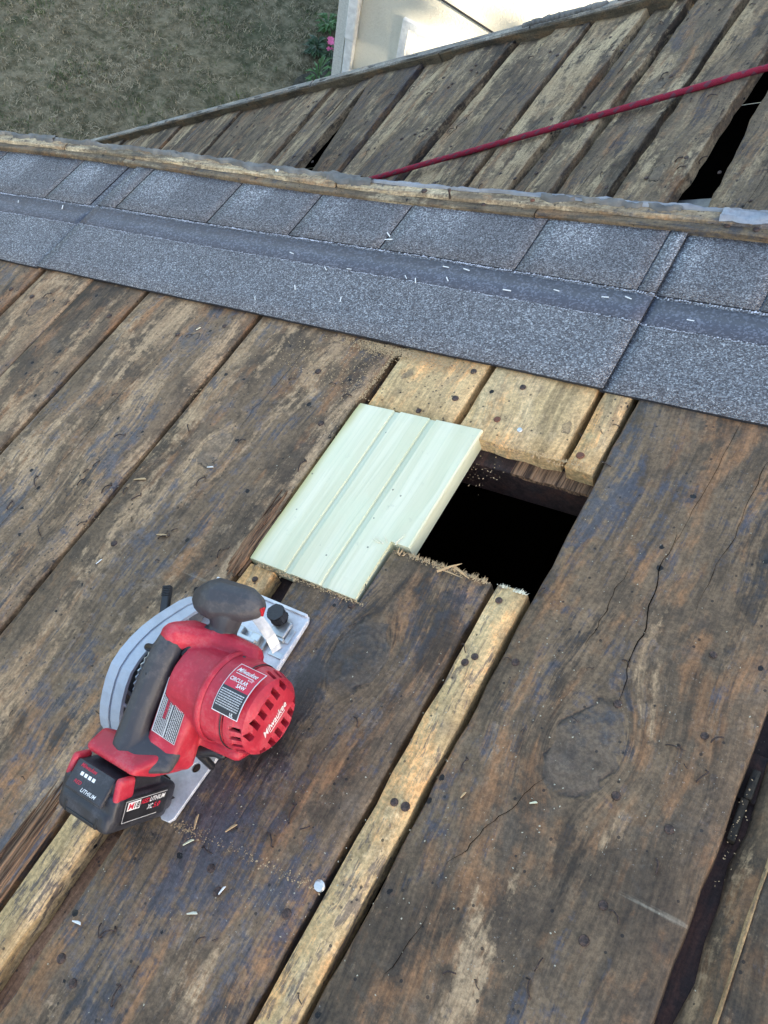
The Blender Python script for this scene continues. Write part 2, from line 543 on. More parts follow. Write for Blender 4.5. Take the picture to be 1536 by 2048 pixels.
M_band = band_mat()
M_line = simple('seal_line', (.42, .42, .46), .6, sc=250, var=.5)
M_tar = simple('shingle_back', (.02, .021, .026), .6, sc=80, bump=.5)
M_tapeline = M_line


# ------------------------------------------------------------------ planks
def plank_mesh(name, a0, a1, b0, b1, v0, v1, th=.021, jit=.0012, step=.03, cols=6, cup=0.0, endjit=.0, round_=.0018, wav=.0, profile=None, rs=None, step_end=None):
    """left edge a0 (at v0) .. a1 (at v1); right edge b0 .. b1. returns mesh centred, and its centre"""
    rr = rs or random.random() * 100
    cu, cv = (a0 + a1 + b0 + b1) / 4, (v0 + v1) / 2
    nv = max(2, int((v1 - v0) / step))
    xs = [0, .012] + [(i + 1) / cols for i in range(cols - 1)] + [.988, 1]
    if step_end:
        xs = [0, .012, .14, .28, step_end[0] - .004, step_end[0] + .002, .55, .68, .82, .988, 1]
    nx = len(xs)
    V = []
    for j in range(nv + 1):
        t = j / nv
        for i, s in enumerate(xs):
            ve = step_end[1] if step_end and s < step_end[0] else v1
            v = min(ve, v0 + (v1 - v0) * t)
            if j == 0:
                v += endjit * noise.noise((s * 13 + rr, 1.3, rr))
            if j == nv or v >= ve:
                v += endjit * noise.noise((s * 13 + rr, 7.3, rr))
            le = a0 + (a1 - a0) * t + jit * noise.noise((v * 22, rr, 0)) * 1.6 + jit * noise.noise((v * 90, rr, 5))
            ri = b0 + (b1 - b0) * t + jit * noise.noise((v * 22, rr, 9)) * 1.6 + jit * noise.noise((v * 90, rr, 15))
            u = le + (ri - le) * s
            z = cup * ((2 * s - 1) ** 2) * (.6 + .8 * noise.noise((v * 3, rr, 2))) + wav * noise.noise((v * 4, s * 2, rr))
            if i in (0, nx - 1):
                z -= round_
            if j in (0, nv):
                z -= round_ * .5
            if profile:
                z += profile(s, t)
            V.append((u - cu, v - cv, z))
    F = []
    for j in range(nv):
        for i in range(nx - 1):
            a = j * nx + i
            F.append((a, a + 1, a + nx + 1, a + nx))
    ring = [i for i in range(nx)] + [j * nx + nx - 1 for j in range(1, nv + 1)] + [nv * nx + i for i in range(nx - 2, -1, -1)] + [j * nx for j in range(nv - 1, 0, -1)]
    base = len(V)
    for k in ring:
        x, y, z = V[k]
        V.append((x, y, -th))
    m = len(ring)
    for k in range(m):
        F.append((ring[k], base + k, base + (k + 1) % m, ring[(k + 1) % m]))
    F.append(tuple(base + k for k in range(m)))
    me = from_py(name, V, F)
    sm = [False] * len(me.polygons)
    for k in range((nx - 1) * nv):
        sm[k] = True
    me.polygons.foreach_set('use_smooth', sm)
    return me, Vector((cu, cv, 0))


BOARDS = []


def plank(parent, mat, a, b, v, z=0.0, tan=.45, blue=.45, value=1.0, fleck=0.0, knot=None, label=None, th=.021, **kw):
    a0, a1 = a if isinstance(a, tuple) else (a, a)
    b0, b1 = b if isinstance(b, tuple) else (b, b)
    me, c = plank_mesh('plank', a0, a1, b0, b1, v[0], v[1], th=th, **kw)
    o = mesh_obj('plank', me, mat, parent, Matrix.Translation(c + Vector((0, 0, z))))
    o['tan'] = float(tan)
    o['blue'] = float(blue)
    o['value'] = float(value)
    o['fleck'] = float(fleck)
    k = knot or (9, 9, 0)
    o['knot'] = [float(k[0] - (c.x if knot else 0)), float(k[1] - (c.y if knot else 0)), float(k[2])]
    if label:
        o['label'] = label
    BOARDS.append((parent, o, min(a0, a1), max(b0, b1), v[0], v[1], z, c))
    return o


deck = thing('roof_deck', 'main roof slope of wide stained old planks with a square hole cut in it', 'roof', MA)
P = deck
# planks left of the hole
edges = [-3.62, -3.385, -3.15, -2.92, -2.69, -2.46, -2.235, -2.005, -1.78, -1.56]
for i in range(len(edges) - 1):
    plank(P, M_wood, edges[i] + .004, edges[i + 1] - .004, (-1.25, .905), step=.12, tan=random.uniform(.3, .6), blue=random.uniform(.3, .6))
plank(P, M_wood, -1.552, -1.304, (-1.25, .905), value=1.15, tan=.5, blue=.5, step=.05)
plank(P, M_wood, (-1.290, -1.2915), -1.176, (-1.25, .905), value=1.12, tan=.66, blue=.38, knot=(-1.235, .56, .014))
plank(P, M_wood, -1.1745, -1.0555, (-1.25, .905), value=1.12, tan=.56, blue=.42, jit=.0006)
plank(P, M_wood, -1.0455, -.826, (-1.25, .905), value=1.12, tan=.6, blue=.5, knot=(-.90, .56, .012), cup=.0015)
plank(P, M_wood, -.8185, (-.596, -.590), (-1.25, .905), value=1.12, tan=.58, blue=.56, knot=(-.735, .41, .018), cup=.001)
# narrow slat and the wide plank the saw stands on
plank(P, M_tan, (-.588, -.582), (-.550, -.546), (-1.25, .286), tan=.45, blue=.1, fleck=1.0, cols=2, label='narrow yellowish slat with dark flecks', value=1.0)
plank(P, M_wood, (-.524, -.520), (-.3215, -.3175), (-1.25, .3615), tan=.46, blue=.56, endjit=.005, knot=(-.405, .238, .026), value=1.08, z=-.0005, step=.02, step_end=(.4185, .2895),
      label='wide stained plank with a stepped sawn end at the hole')
plank(P, M_tan, (-.3155, -.3115), (-.282, -.2785), (-1.25, .3625), tan=.52, blue=.12, fleck=.85, cols=2, endjit=.003, label='narrow yellow slat with dark flecks ending at the hole', value=1.1)
plank(P, M_wood, (-.2735, -.2715), -.0455, (-1.25, .905), tan=.37, blue=.54, value=1.08, knot=(-.168, .246, .029), step=.02)
# edge plank of the right side lies lower with a worn rounded edge
plank(P, M_wood, -.032, .185, (-1.25, .905), z=-.004, tan=.4, blue=.42, value=.85, th=.03,
      profile=lambda s, t: -.016 * max(0, 1 - s / .11) ** 1.6, cols=14, jit=.003)
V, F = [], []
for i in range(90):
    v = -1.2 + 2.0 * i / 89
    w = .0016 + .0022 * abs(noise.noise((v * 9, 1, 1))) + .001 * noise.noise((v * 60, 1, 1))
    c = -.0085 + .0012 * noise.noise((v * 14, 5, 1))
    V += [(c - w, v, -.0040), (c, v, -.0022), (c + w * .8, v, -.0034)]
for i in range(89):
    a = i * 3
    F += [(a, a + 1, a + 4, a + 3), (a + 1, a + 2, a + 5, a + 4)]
o = mesh_obj('worn_edge', from_py('worn_edge', V, F, True), M_tan, P)  # tan ribbon paints both the worn wood and the edge highlight
props(o, tan=.4, blue=.3, value=.62, fleck=.6, knot=[9.0, 9.0, 0.0], label='pale strip painting the wear and highlight along the edge of the lower right plank')
xx = [.197, .43, .66, .9, 1.13, 1.37, 1.6, 1.85, 2.1, 2.4]
for i in range(len(xx) - 1):
    plank(P, M_wood, xx[i] + .004, xx[i + 1] - .004, (-1.25, .905), step=.12)
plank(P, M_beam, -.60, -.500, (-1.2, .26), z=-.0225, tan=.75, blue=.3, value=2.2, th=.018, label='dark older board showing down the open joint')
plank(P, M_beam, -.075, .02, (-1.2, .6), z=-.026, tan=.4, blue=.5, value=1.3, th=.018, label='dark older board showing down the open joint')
# planks above the hole
plank(P, M_tan, -.5765, (-.459, -.4565), (.5365, .905), tan=.5, blue=.18, fleck=.12, endjit=.003, label='tan bare plank end above the new plank', knot=(-.55, .6, .004))
plank(P, M_tan, (-.4495, -.4475), (-.3185, -.3195), (.5265, .905), tan=.55, blue=.2, fleck=.18, endjit=.003, label='tan bare plank end with rusty nail heads', knot=(-.33, .57, .006))
plank(P, M_tan, (-.3095, -.3115), (-.278, -.281), (.5215, .905), tan=.45, blue=.1, fleck=.4, cols=2, endjit=.002, value=.95, label='narrow worn slat end above the hole')
# rafters under the deck
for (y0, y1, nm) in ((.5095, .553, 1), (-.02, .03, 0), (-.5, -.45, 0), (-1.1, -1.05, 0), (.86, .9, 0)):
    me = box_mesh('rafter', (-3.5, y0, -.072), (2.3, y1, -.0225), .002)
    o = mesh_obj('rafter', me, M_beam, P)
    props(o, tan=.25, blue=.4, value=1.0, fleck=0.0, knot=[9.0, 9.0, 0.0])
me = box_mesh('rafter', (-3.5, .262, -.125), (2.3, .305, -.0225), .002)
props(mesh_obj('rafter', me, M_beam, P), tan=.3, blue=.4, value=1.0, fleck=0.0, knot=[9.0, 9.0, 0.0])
# freshly split lip of the rafter under the slat ends
V, F = [], []
bm = bmesh.new()
for k in range(7):
    x0 = -.372 + k * .0138
    add_box(bm, (x0, .5085 - .0006 * (k % 3), -.0262 - .001 * (k % 2)), (x0 + .0137, .530, -.0212 + .0006 * (k % 2)), .0004, seg=1)
o = mesh_obj('split_lip', bm_mesh(bm, 'split_lip'), M_splint, P)
o['label'] = 'orange freshly split strip on the rafter'
# fibres torn along the edges beside the new plank and behind the battery
def fibres(u0, u1, v0, v1, n, z=0.0, seed=1):
    r = random.Random(seed)
    V, F = [], []
    for k in range(n):
        a = v0 + r.random() * (v1 - v0) * .5
        b = a + (v1 - v0) * r.uniform(.25, .6)
        b = min(b, v1)
        u = r.uniform(u0, u1)
        w = r.uniform(.0012, .0032)
        zz = z + r.uniform(-.0015, .0022) - .006 * max(0, (u - u0) / (u1 - u0) - .6)
        pts = []
        for q in range(6):
            t = q / 5
            pts.append((u + .0015 * noise.noise((t * 3, k, seed)), a + (b - a) * t, zz + .001 * noise.noise((t * 4, k, 3.3))))
        v_, f_ = tube(pts, [w * (.25 + .75 * math.sin(math.pi * min(.95, .12 + q / 5 * .85))) for q in range(6)], 5)
        o_ = len(V)
        V += v_
        F += [tuple(i + o_ for i in f) for f in f_]
    return from_py('torn_fibres', V, F, True)


for (args, lab) in (((-.606, -.586, .262, .385, 60, .0, 2), 'reddish torn fibres along the edge of the plank beside the new wood'),
                    ((-.622, -.592, -.30, .0, 90, .0, 5), 'reddish torn fibres along the edge of the plank behind the battery')):
    o = mesh_obj('torn_fibres', fibres(*args), M_splint, P)
    o['label'] = lab
    o['kind'] = 'stuff'
# ragged splinters on the sawn plank ends
def splinters(pts, seed, n, size):
    r = random.Random(seed)
    V, F = [], []
    for k in range(n):
        t = r.random()
        i = min(int(t * (len(pts) - 1)), len(pts) - 2)
        f = t * (len(pts) - 1) - i
        p = Vector(pts[i]).lerp(Vector(pts[i + 1]), f)
        L = size * r.uniform(.3, 1.3)
        an = r.uniform(-.5, .5)
        d = Vector((math.sin(an), math.cos(an), r.uniform(-.35, .25))) * L
        w = r.uniform(.0004, .0014)
        s = Vector((w, 0, 0))
        up = Vector((0, 0, w * .8))
        q0 = p + Vector((r.uniform(-.002, .002), -L * .5, -.001 + r.uniform(-.002, .0012)))
        o_ = len(V)
        V += [q0 - s, q0 + s, q0 + up, q0 + d]
        F += [(o_, o_ + 1, o_ + 3), (o_ + 1, o_ + 2, o_ + 3), (o_ + 2, o_, o_ + 3), (o_, o_ + 2, o_ + 1)]
    return from_py('sawn_splinters', V, F)


o = mesh_obj('sawn_splinters', splinters([(-.432, .361, 0), (-.40, .3625, 0), (-.36, .363, 0), (-.32, .363, 0)], 3, 110, .008), M_chipt, P)
o['kind'] = 'stuff'
o['label'] = 'ragged splinters on the sawn plank end at the near edge of the hole'
o = mesh_obj('sawn_splinters', splinters([(-.312, .363, 0), (-.281, .364, 0)], 4, 60, .005), M_chip, P)
o['kind'] = 'stuff'
o = mesh_obj('sawn_splinters', splinters([(-.575, .289, 0), (-.43, .2905, 0)], 5, 60, .004), M_chipt, P)
o['kind'] = 'stuff'
o = mesh_obj('sawn_splinters', splinters([(-.41, .5275, -.001), (-.28, .523, -.001)], 6, 60, .005), M_chipt, P)
o['kind'] = 'stuff'
for (p0, p1, w) in (((-.375, .352, .003), (-.352, .366, .010), .0018), ((-.360, .362, .006), (-.340, .356, .003), .0016), ((-.378, .356, .002), (-.345, .353, .006), .001)):
    p0, p1 = Vector(p0), Vector(p1)
    v_, f_ = tube([p0, (p0 + p1) / 2 + Vector((0, 0, .001)), p1], [w, w * .8, w * .2], 4)
    o = mesh_obj('lifted_splinter', from_py('lifted_splinter', v_, f_), M_chipt, P)
# long cracks in the planks: thin near-black strips laid on top to paint in their shade
def crack(pts, w, z=.0006):
    V, F = [], []
    n = len(pts)
    for i, (u, v) in enumerate(pts):
        ww = .42 * w * (math.sin(math.pi * (i + .15) / (n - .7)) ** .6) * (.6 + .8 * random.random())
        V += [(u - ww, v, z), (u + ww * .2, v, z + .0002), (u + ww, v, z)]
    for i in range(n - 1):
        a = i * 3
        F += [(a, a + 1, a + 4, a + 3), (a + 1, a + 2, a + 5, a + 4)]
    return from_py('crack', V, F)


def wob_path(p0, p1, n, amp, seed):
    out = []
    for i in range(n + 1):
        t = i / n
        x = p0[0] + (p1[0] - p0[0]) * t + amp * noise.noise((t * 6, seed, 0)) + amp * .3 * noise.noise((t * 30, seed, 4))
        out.append((x, p0[1] + (p1[1] - p0[1]) * t))
    return out


for i, (a, b, n, amp, w) in enumerate((((-.176, .485), (-.158, .286), 26, .006, .0011), ((-.200, .43), (-.206, .33), 16, .005, .0007),
                                       ((-.185, .205), (-.232, .10), 20, .006, .0008), ((-.16, .64), (-.172, .44), 20, .004, .0006),
                                       ((-.121, .63), (-.128, .40), 20, .006, .0006), ((-.93, .62), (-.945, .18), 30, .008, .0005),
                                       ((-.715, .60), (-.72, .45), 14, .006, .0005), ((-.225, .06), (-.235, .0), 8, .005, .0006))):
    o = mesh_obj('crack', crack(wob_path(a, b, n, amp, i * 3.3), w), M_void, P)

# ------------------------------------------------------------------ nails and bent nails
def nail_mesh(r=.0052, mat=None):
    bm = bmesh.new()
    bmesh.ops.create_circle(bm, cap_ends=True, radius=r, segments=10)
    bmesh.ops.translate(bm, verts=bm.verts, vec=(0, 0, .0016))
    r0 = bmesh.ops.extrude_face_region(bm, geom=bm.faces[:])
    vs = [g for g in r0['geom'] if isinstance(g, bmesh.types.BMVert)]
    bmesh.ops.translate(bm, verts=vs, vec=(0, 0, -.0016))
    for v in bm.verts:
        if v.co.z > .001:
            v.co.x *= .78
            v.co.y *= .8
            v.co.z += .0003 * math.sin(v.co.x * 1500 + v.co.y * 900)
    me = bm_mesh(bm, 'nail')
    me.materials.append(mat)
    return me


def bent_mesh(k):
    r = random.Random(k)
    L = r.uniform(.010, .016)
    pts = []
    for q in range(7):
        t = q / 6
        pts.append((L * (t - .5), .003 * math.sin(t * 2.4 + k), .0008 + .0028 * math.sin(math.pi * t) * r.uniform(.7, 1.2)))
    if k % 2 == 0:
        pts = [(pts[0][0], pts[0][1], -.003)] + pts + [(pts[-1][0] + .0005, pts[-1][1] + .004, .0008)]
    v_, f_ = tube(pts, .00085, 5)
    me = from_py('bent_nail', v_, f_, True)
    me.materials.append(M_rust)
    return me


ME_nail = nail_mesh(.0044, M_rust)
ME_nail2 = nail_mesh(.0050, M_rustred)
ME_nail3 = nail_mesh(.0040, M_zinc)
ME_bent = [bent_mesh(k) for k in range(6)]


def onboard(parent, u, v):
    for (p, o, a, b, v0, v1, z, c) in BOARDS:
        if p is parent and a <= u <= b and v0 <= v <= v1:
            return o, z, c
    return None


def put(parent, name, me, u, v, rot=0.0, s=1.0, dz=.0, tilt=0.0):
    r = onboard(parent, u, v)
    if r is None:
        return
    o, z, c = r
    n = bpy.data.objects.new(name, me)
    link(n, o)
    n.matrix_local = Matrix.Translation(Vector((u - c.x, v - c.y, dz))) @ Matrix.Rotation(rot, 4, 'Z') @ Matrix.Rotation(tilt, 4, 'X') @ Matrix.Scale(s, 4)
    return n


NAILS = [(-.473, .575, 0), (-.41, .56, 1), (-.378, .553, 2), (-.3, .54, 1), (-.507, .544, 0), (-.472, .621, 0), (-.403, .614, 0), (-.302, .346, 0), (-.296, .282, 0),
         (-.302, .273, 0), (-.297, .128, 0), (-.286, .129, 0), (-.158, .291, 0), (-.083, .293, 0), (-.101, .367, 0), (-.129, .215, 0), (-.106, .132, 0), (-.109, .102, 0),
         (-.258, .292, 0), (-.082, .208, 0), (-.499, -.121, 0), (-.475, -.13, 0), (-.419, .004, 0), (-.401, -.009, 0), (-.334, .006, 0), (-1.078, .572, 0), (-.865, .603, 0),
         (-.93, .569, 0), (-.617, .489, 0), (-.766, .244, 0), (-.672, .565, 0), (-1.325, .578, 0), (-1.265, .573, 0), (-.442, .284, 0), (-.563, .27, 0), (.0, .2, 0)]
for (u, v, k) in NAILS:
    put(P, 'nail', (ME_nail, ME_nail2, ME_nail3)[k], u, v, random.random() * 6, random.uniform(.8, 1.05), .0004, random.uniform(-.12, .12))
BENT = [(-.255, .184), (-.072, .293), (-.073, .259), (-.082, .176), (-.095, .128), (-.132, .071), (-.13, .053), (-.189, .032), (-.377, .078), (-.36, .073), (-.383, .049),
        (-.481, -.086), (-.472, -.086), (-.39, -.047), (-.432, -.117), (-.429, -.095), (-.369, .177), (-.791, .426), (-.715, .359), (-.807, .313), (-.882, .383), (-.946, .442),
        (-.883, .334), (-.881, .302), (-.835, .305), (-.701, .43), (-.708, .275), (-.7, .544), (-.786, .31), (-.625, .282), (-.6, .423), (-.607, .537), (-1.235, .582),
        (-1.18, .576), (-.958, .236), (-.879, .219), (-.948, .281), (-.266, .37), (-.83, .251)]
for i, (u, v) in enumerate(BENT):
    an = random.uniform(.6, 2.2)
    put(P, 'bent_nail', ME_bent[i % 6], u, v, an, random.uniform(.75, 1.1), .0006)
for k in range(60):
    u, v = random.uniform(-1.3, .05), random.choice((random.gauss(.28, .03), random.gauss(.0, .03), random.gauss(.55, .03)))
    put(P, 'bent_nail', ME_bent[k % 6], u, v, random.uniform(0, 3.1), random.uniform(.35, .7), .0004)
put(P, 'nail', ME_nail3, -.3195, .038, 0, 1.35, .002, .5)

# ------------------------------------------------------------------ new plank
def treated_plank():
    T = thing('treated_plank', 'pale green new grooved plank laid over part of the square hole', 'plank', MA @ Matrix.Translation(Vector((-.5, .413, .0035))))
    uo, vo = -.5, .413
    us = [-.585, -.5835, -.5355, -.5345, -.5275, -.5260, -.4870, -.4860, -.4790, -.4775, -.4405]
    zs = [-.0015, 0, 0, -.0026, -.0024, 0, 0, -.0026, -.0024, 0, 0]
    us += [-.4190, -.4175]
    zs += [0, -.0015]
    def top(u):
        return .532 + (u + .585) * .042
    V, F = [], []
    rows = 12
    cols = len(us)
    low = []
    for i, u in enumerate(us):
        lo = .2905 if u < -.4385 else .3665
        low.append(lo)
    # main field, all columns except the last two strips for the lower part
    idx = {}
    vs = [.2905 + (.3665 - .2905) * k / 4 for k in range(5)]
    for i, u in enumerate(us):
        for k in range(5):
            if u > -.4400 and k < 4:
                continue
            idx[i, k] = len(V)
            V.append((u - uo, vs[k] - vo + (.0008 * noise.noise((u * 90, 0, 0)) if k == 0 else 0), zs[i] - (.001 if k == 0 else 0)))
        for k in range(1, rows + 1):
            t = k / rows
            idx[i, 4 + k] = len(V)
            V.append((u - uo, .3665 + (top(u) - .3665) * t - vo, zs[i] - (.001 if k == rows else 0)))
    K = 4 + rows
    for i in range(cols - 1):
        for k in range(K):
            q = [idx.get((i, k)), idx.get((i + 1, k)), idx.get((i + 1, k + 1)), idx.get((i, k + 1))]
            if None not in q:
                F.append(tuple(q))
    me = from_py('board', V, F)
    bm = bmesh.new()
    bm.from_mesh(me)
    be = [e for e in bm.edges if e.is_boundary]
    r = bmesh.ops.extrude_edge_only(bm, edges=be)
    nv = [g for g in r['geom'] if isinstance(g, bmesh.types.BMVert)]
    for v in nv:
        v.co.z = -.0215
    bmesh.ops.holes_fill(bm, edges=[e for e in bm.edges if e.is_boundary], sides=0)
    m = bm_mesh(bm, 'board')
    # three tongues read as three boards: split by grooves
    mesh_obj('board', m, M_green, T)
    v_, f_ = tube([(-.070 + .0, 0, 0), (-.0695, .001, 0)], .0001, 3)
    return T


T = treated_plank()
bm = bmesh.new()
hull(bm, [((.066, -.048, -.0005), .0006), ((.058, -.036, -.0005), .0002), ((.072, -.037, -.0003), .0003)])
# splinter torn up at the notch of the new plank
for (x, y, a, L, w) in ((.052, -.052, 2.8, .012, .0008), (.056, -.049, 2.5, .010, .0006), (.066, -.046, 1.2, .014, .0007), (.048, -.053, 3.0, .009, .0006)):
    p = Vector((x, y, .0006))
    q = p + Vector((math.cos(a) * L, math.sin(a) * L, .0015))
    hull(bm, [(p, w), (q, w * .3)])
mesh_obj('torn_splinter', bm_mesh(bm, 'torn_splinter'), M_chip, T)

# ------------------------------------------------------------------ shingles
SN = .0085


def sheet(name, V0, V1, label, z, joints, kink=None):
    """one laminated starter shingle from u=V0 to V1, v .633.. .908"""
    S = thing('shingle', label, 'shingle', MA @ Matrix.Translation(Vector((V0, .633, z))), 'starter shingles laid along the rake')
    L = V1 - V0

    def slab(nm, u0, u1, v0, v1, zt, th, mat, light, par=S, jit=.0012, sag=0.0):
        nu = max(2, int((u1 - u0) / .02))
        nv = max(2, int((v1 - v0) / .03))
        V, F = [], []
        for j in range(nv + 1):
            for i in range(nu + 1):
                u = u0 + (u1 - u0) * i / nu
                v = v0 + (v1 - v0) * j / nv
                if j == 0:
                    v += jit * noise.noise((u * 12, 3.1, z * 99)) + jit * .5 * noise.noise((u * 70, 3.1, 0))
                if i in (0, nu):
                    u += jit * .5 * noise.noise((v * 60, u, 0))
                lift = .0022 * noise.noise(((u + V0) * 3.1, v * 4, 1.7)) + .004 * max(0, .5 - v / .08) * max(0, noise.noise(((u + V0) * 4.5, 2.2, 0)))
                V.append((u, v, zt + lift))
        for j in range(nv):
            for i in range(nu):
                a = j * (nu + 1) + i
                F.append((a, a + 1, a + nu + 2, a + nu + 1))
        me = from_py(nm, V, F, True)
        bm = bmesh.new()
        bm.from_mesh(me)
        be = [e for e in bm.edges if e.is_boundary]
        r = bmesh.ops.extrude_edge_only(bm, edges=be)
        for g in r['geom']:
            if isinstance(g, bmesh.types.BMVert):
                g.co.z -= th
            if isinstance(g, bmesh.types.BMFace):
                g.material_index = 1
                g.smooth = False
        m = bm_mesh(bm, nm)
        m.materials.append(mat)
        m.materials.append(M_tar)
        o = mesh_obj(nm, m, None, par)
        o['light'] = float(light)
        o['split'] = 99.0
        return o
    slab('base_sheet', 0, L, 0, .284, 0, .0035, M_shingle, .50)
    # smooth nail strip with its two seal lines
    slab('nail_strip', .0, L, .112, .1555, .0006, .0004, M_band, .3, jit=0)
    for (vv, w) in ((.1585, .0030), (.1095, .0020)):
        nu = int(L / .0032)
        V, F = [], []
        r = random.Random(int(vv * 1000))
        for i in range(nu):
            if r.random() < .10:
                continue
            u = L * (i + .5) / nu
            vv2 = vv + r.uniform(-.0012, .0012)
            hw, hu = w * r.uniform(.2, .75), .0016 * r.uniform(.4, 1.1)
            lift = .0022 * noise.noise(((u + V0) * 3.1, vv * 4, 1.7)) + .0017
            o_ = len(V)
            V += [(u - hu, vv2 - hw, lift), (u + hu, vv2 - hw * .6, lift), (u + hu * .8, vv2 + hw, lift), (u - hu * .7, vv2 + hw * .8, lift)]
            F.append((o_, o_ + 1, o_ + 2, o_ + 3))
        o = mesh_obj('seal_line', from_py('seal_line', V, F), M_line, S)
        o['kind'] = 'stuff'
    for (a, b, l) in joints:
        sp = a - V0 + (b - a) * l
        a, b = a - V0 + .0010, b - V0 - .0014
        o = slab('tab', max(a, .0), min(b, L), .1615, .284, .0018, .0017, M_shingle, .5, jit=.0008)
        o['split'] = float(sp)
        # darker and lighter granule blends printed on each tab
    return S


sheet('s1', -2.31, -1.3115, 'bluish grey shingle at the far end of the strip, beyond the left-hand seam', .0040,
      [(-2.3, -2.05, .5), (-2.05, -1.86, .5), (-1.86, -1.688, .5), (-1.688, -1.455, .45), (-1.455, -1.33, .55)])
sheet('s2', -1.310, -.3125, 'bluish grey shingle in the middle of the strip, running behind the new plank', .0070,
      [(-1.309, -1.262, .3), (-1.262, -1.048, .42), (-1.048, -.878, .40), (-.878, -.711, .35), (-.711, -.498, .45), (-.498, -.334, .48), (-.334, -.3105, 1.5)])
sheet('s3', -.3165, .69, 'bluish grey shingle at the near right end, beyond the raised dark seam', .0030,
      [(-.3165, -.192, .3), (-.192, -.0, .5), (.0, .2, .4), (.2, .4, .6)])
# pale slivers scattered on the shingles
SLV = [(-.845, .757), (-.77, .738), (-.733, .745), (-.794, .692), (-.843, .657), (-.71, .686), (-.714, .825), (-.708, .815), (-.64, .748), (-.623, .745), (-.594, .779), (-.58, .757),
       (-.563, .78), (-.491, .755), (-.429, .769), (-.366, .771), (-.339, .776), (-.256, .752), (-1.505, .772), (-1.383, .776)]
sm = box_mesh('pale_sliver', (-.0055, -.0008, 0), (.0055, .0008, .0007), .0002)
sm.materials.append(M_white)
ORD = ['first', 'second', 'third', 'fourth', 'fifth', 'sixth', 'seventh', 'eighth', 'ninth', 'tenth', 'eleventh', 'twelfth', 'thirteenth', 'fourteenth', 'fifteenth', 'sixteenth', 'seventeenth', 'eighteenth', 'nineteenth', 'twentieth']
def zone(v):
    return 0 if v < .743 else (1 if v <= .7925 else 2)
ZN = ['below the dark nail strip', 'on the dark nail strip', 'above the dark nail strip']
for i, (u, v) in enumerate(SLV):
    zr = sorted([a for a, b in SLV if zone(b) == zone(v)])
    o = mesh_obj('pale_sliver', sm, None, None, MA @ Matrix.Translation(Vector((u, v, .0135 if u > -.32 else .0095))) @ Matrix.Rotation(random.uniform(-1.2, .4), 4, 'Z') @ Matrix.Scale(random.uniform(.7, 1.1), 4))
    props(o, label='tiny white sliver ' + ZN[zone(v)] + ' of the shingles, ' + ORD[zr.index(u)] + ' from the left', category='sliver', group='white slivers scattered on the shingles')

# ------------------------------------------------------------------ rake trim along the top of the shingles
RT = thing('rake_trim', 'battered wooden rake trim with torn grey caulk along the top of the shingles', 'trim', MA @ Matrix.Translation(Vector((-.8, .93, 0))))


def bow(u):
    return .006 - .019 * math.exp(-((u + .78) / .42) ** 2)


def strip_mesh(name, u0, u1, prof, amp, step=.012, seed=0., freq=20):
    """prof: list of (v, z) profile points; amp: jitter per profile point"""
    n = int((u1 - u0) / step)
    k = len(prof)
    V, F = [], []
    for i in range(n + 1):
        u = u0 + (u1 - u0) * i / n
        for j, (v, z) in enumerate(prof):
            a = amp[j]
            V.append((u, v + (bow(u) if name in ('batten', 'upper_slat') else 0) + a * (noise.noise((u * freq, j * 1.7 + seed, 0)) + .5 * noise.noise((u * freq * 4, j + seed, 0))), z + .3 * a * noise.noise((u * freq, j * 2.2 + seed, 5))))
    for i in range(n):
        for j in range(k):
            a, b = i * k + j, i * k + (j + 1) % k
            F.append((a, b, b + k, a + k))
    F.append(tuple(range(k))[::-1])
    F.append(tuple(n * k + j for j in range(k)))
    return from_py(name, V, F, False)


def woodprops(o, tan=.5, blue=.4, value=1.0, fleck=0.0):
    return props(o, tan=float(tan), blue=float(blue), value=float(value), fleck=float(fleck), knot=[9.0, 9.0, 0.0])


def rot_strip(name, segs, prof, amp, mat, parent, origin, **kw):
    """wood strips whose grain runs along u: built with local y along the strip"""
    out = []
    for (a, b) in segs:
        me = strip_mesh(name, a, b, prof, amp, seed=a * 3.1)
        # swap axes so that the grain (local y) runs along the strip
        co = np.empty(len(me.vertices) * 3)
        me.vertices.foreach_get('co', co)
        co = co.reshape(-1, 3)
        c = np.stack([-(co[:, 1] - origin[1]), co[:, 0] - origin[0], co[:, 2]], 1)
        me.vertices.foreach_set('co', c.reshape(-1))
        me.update()
        o = mesh_obj(name, me, mat, parent, Matrix.Rotation(-math.pi / 2, 4, 'Z'))
        woodprops(o, **kw)
        out.append(o)
    return out


# lower batten with brown front face, pale slat on top of it, caulk behind
rot_strip('batten', [(-2.6, -1.345), (-1.343, -.52), (-.518, .9)], [(.9055, -.001), (.9055, .0135), (.9075, .0150), (.936, .0150), (.936, -.001)],
          [.0005, .0006, .0012, 0, 0], M_trim, RT, (-.8, .93), tan=.42, blue=.5, value=.7)
rot_strip('upper_slat', [(-2.6, -1.52), (-1.515, -.86), (-.855, .9)], [(.9175, .0152), (.919, .0190), (.9210, .0205), (.937, .0205), (.937, .0152)],
          [.0016, .0016, .0012, 0, 0], M_trim, RT, (-.8, .93), tan=.68, blue=.45, fleck=.35, value=1.05)
# fascia that closes the step down to the lower roof
bm = bmesh.new()
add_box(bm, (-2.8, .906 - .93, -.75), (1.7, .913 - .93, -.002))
mesh_obj('fascia', bm_mesh(bm, 'fascia'), M_void, RT)


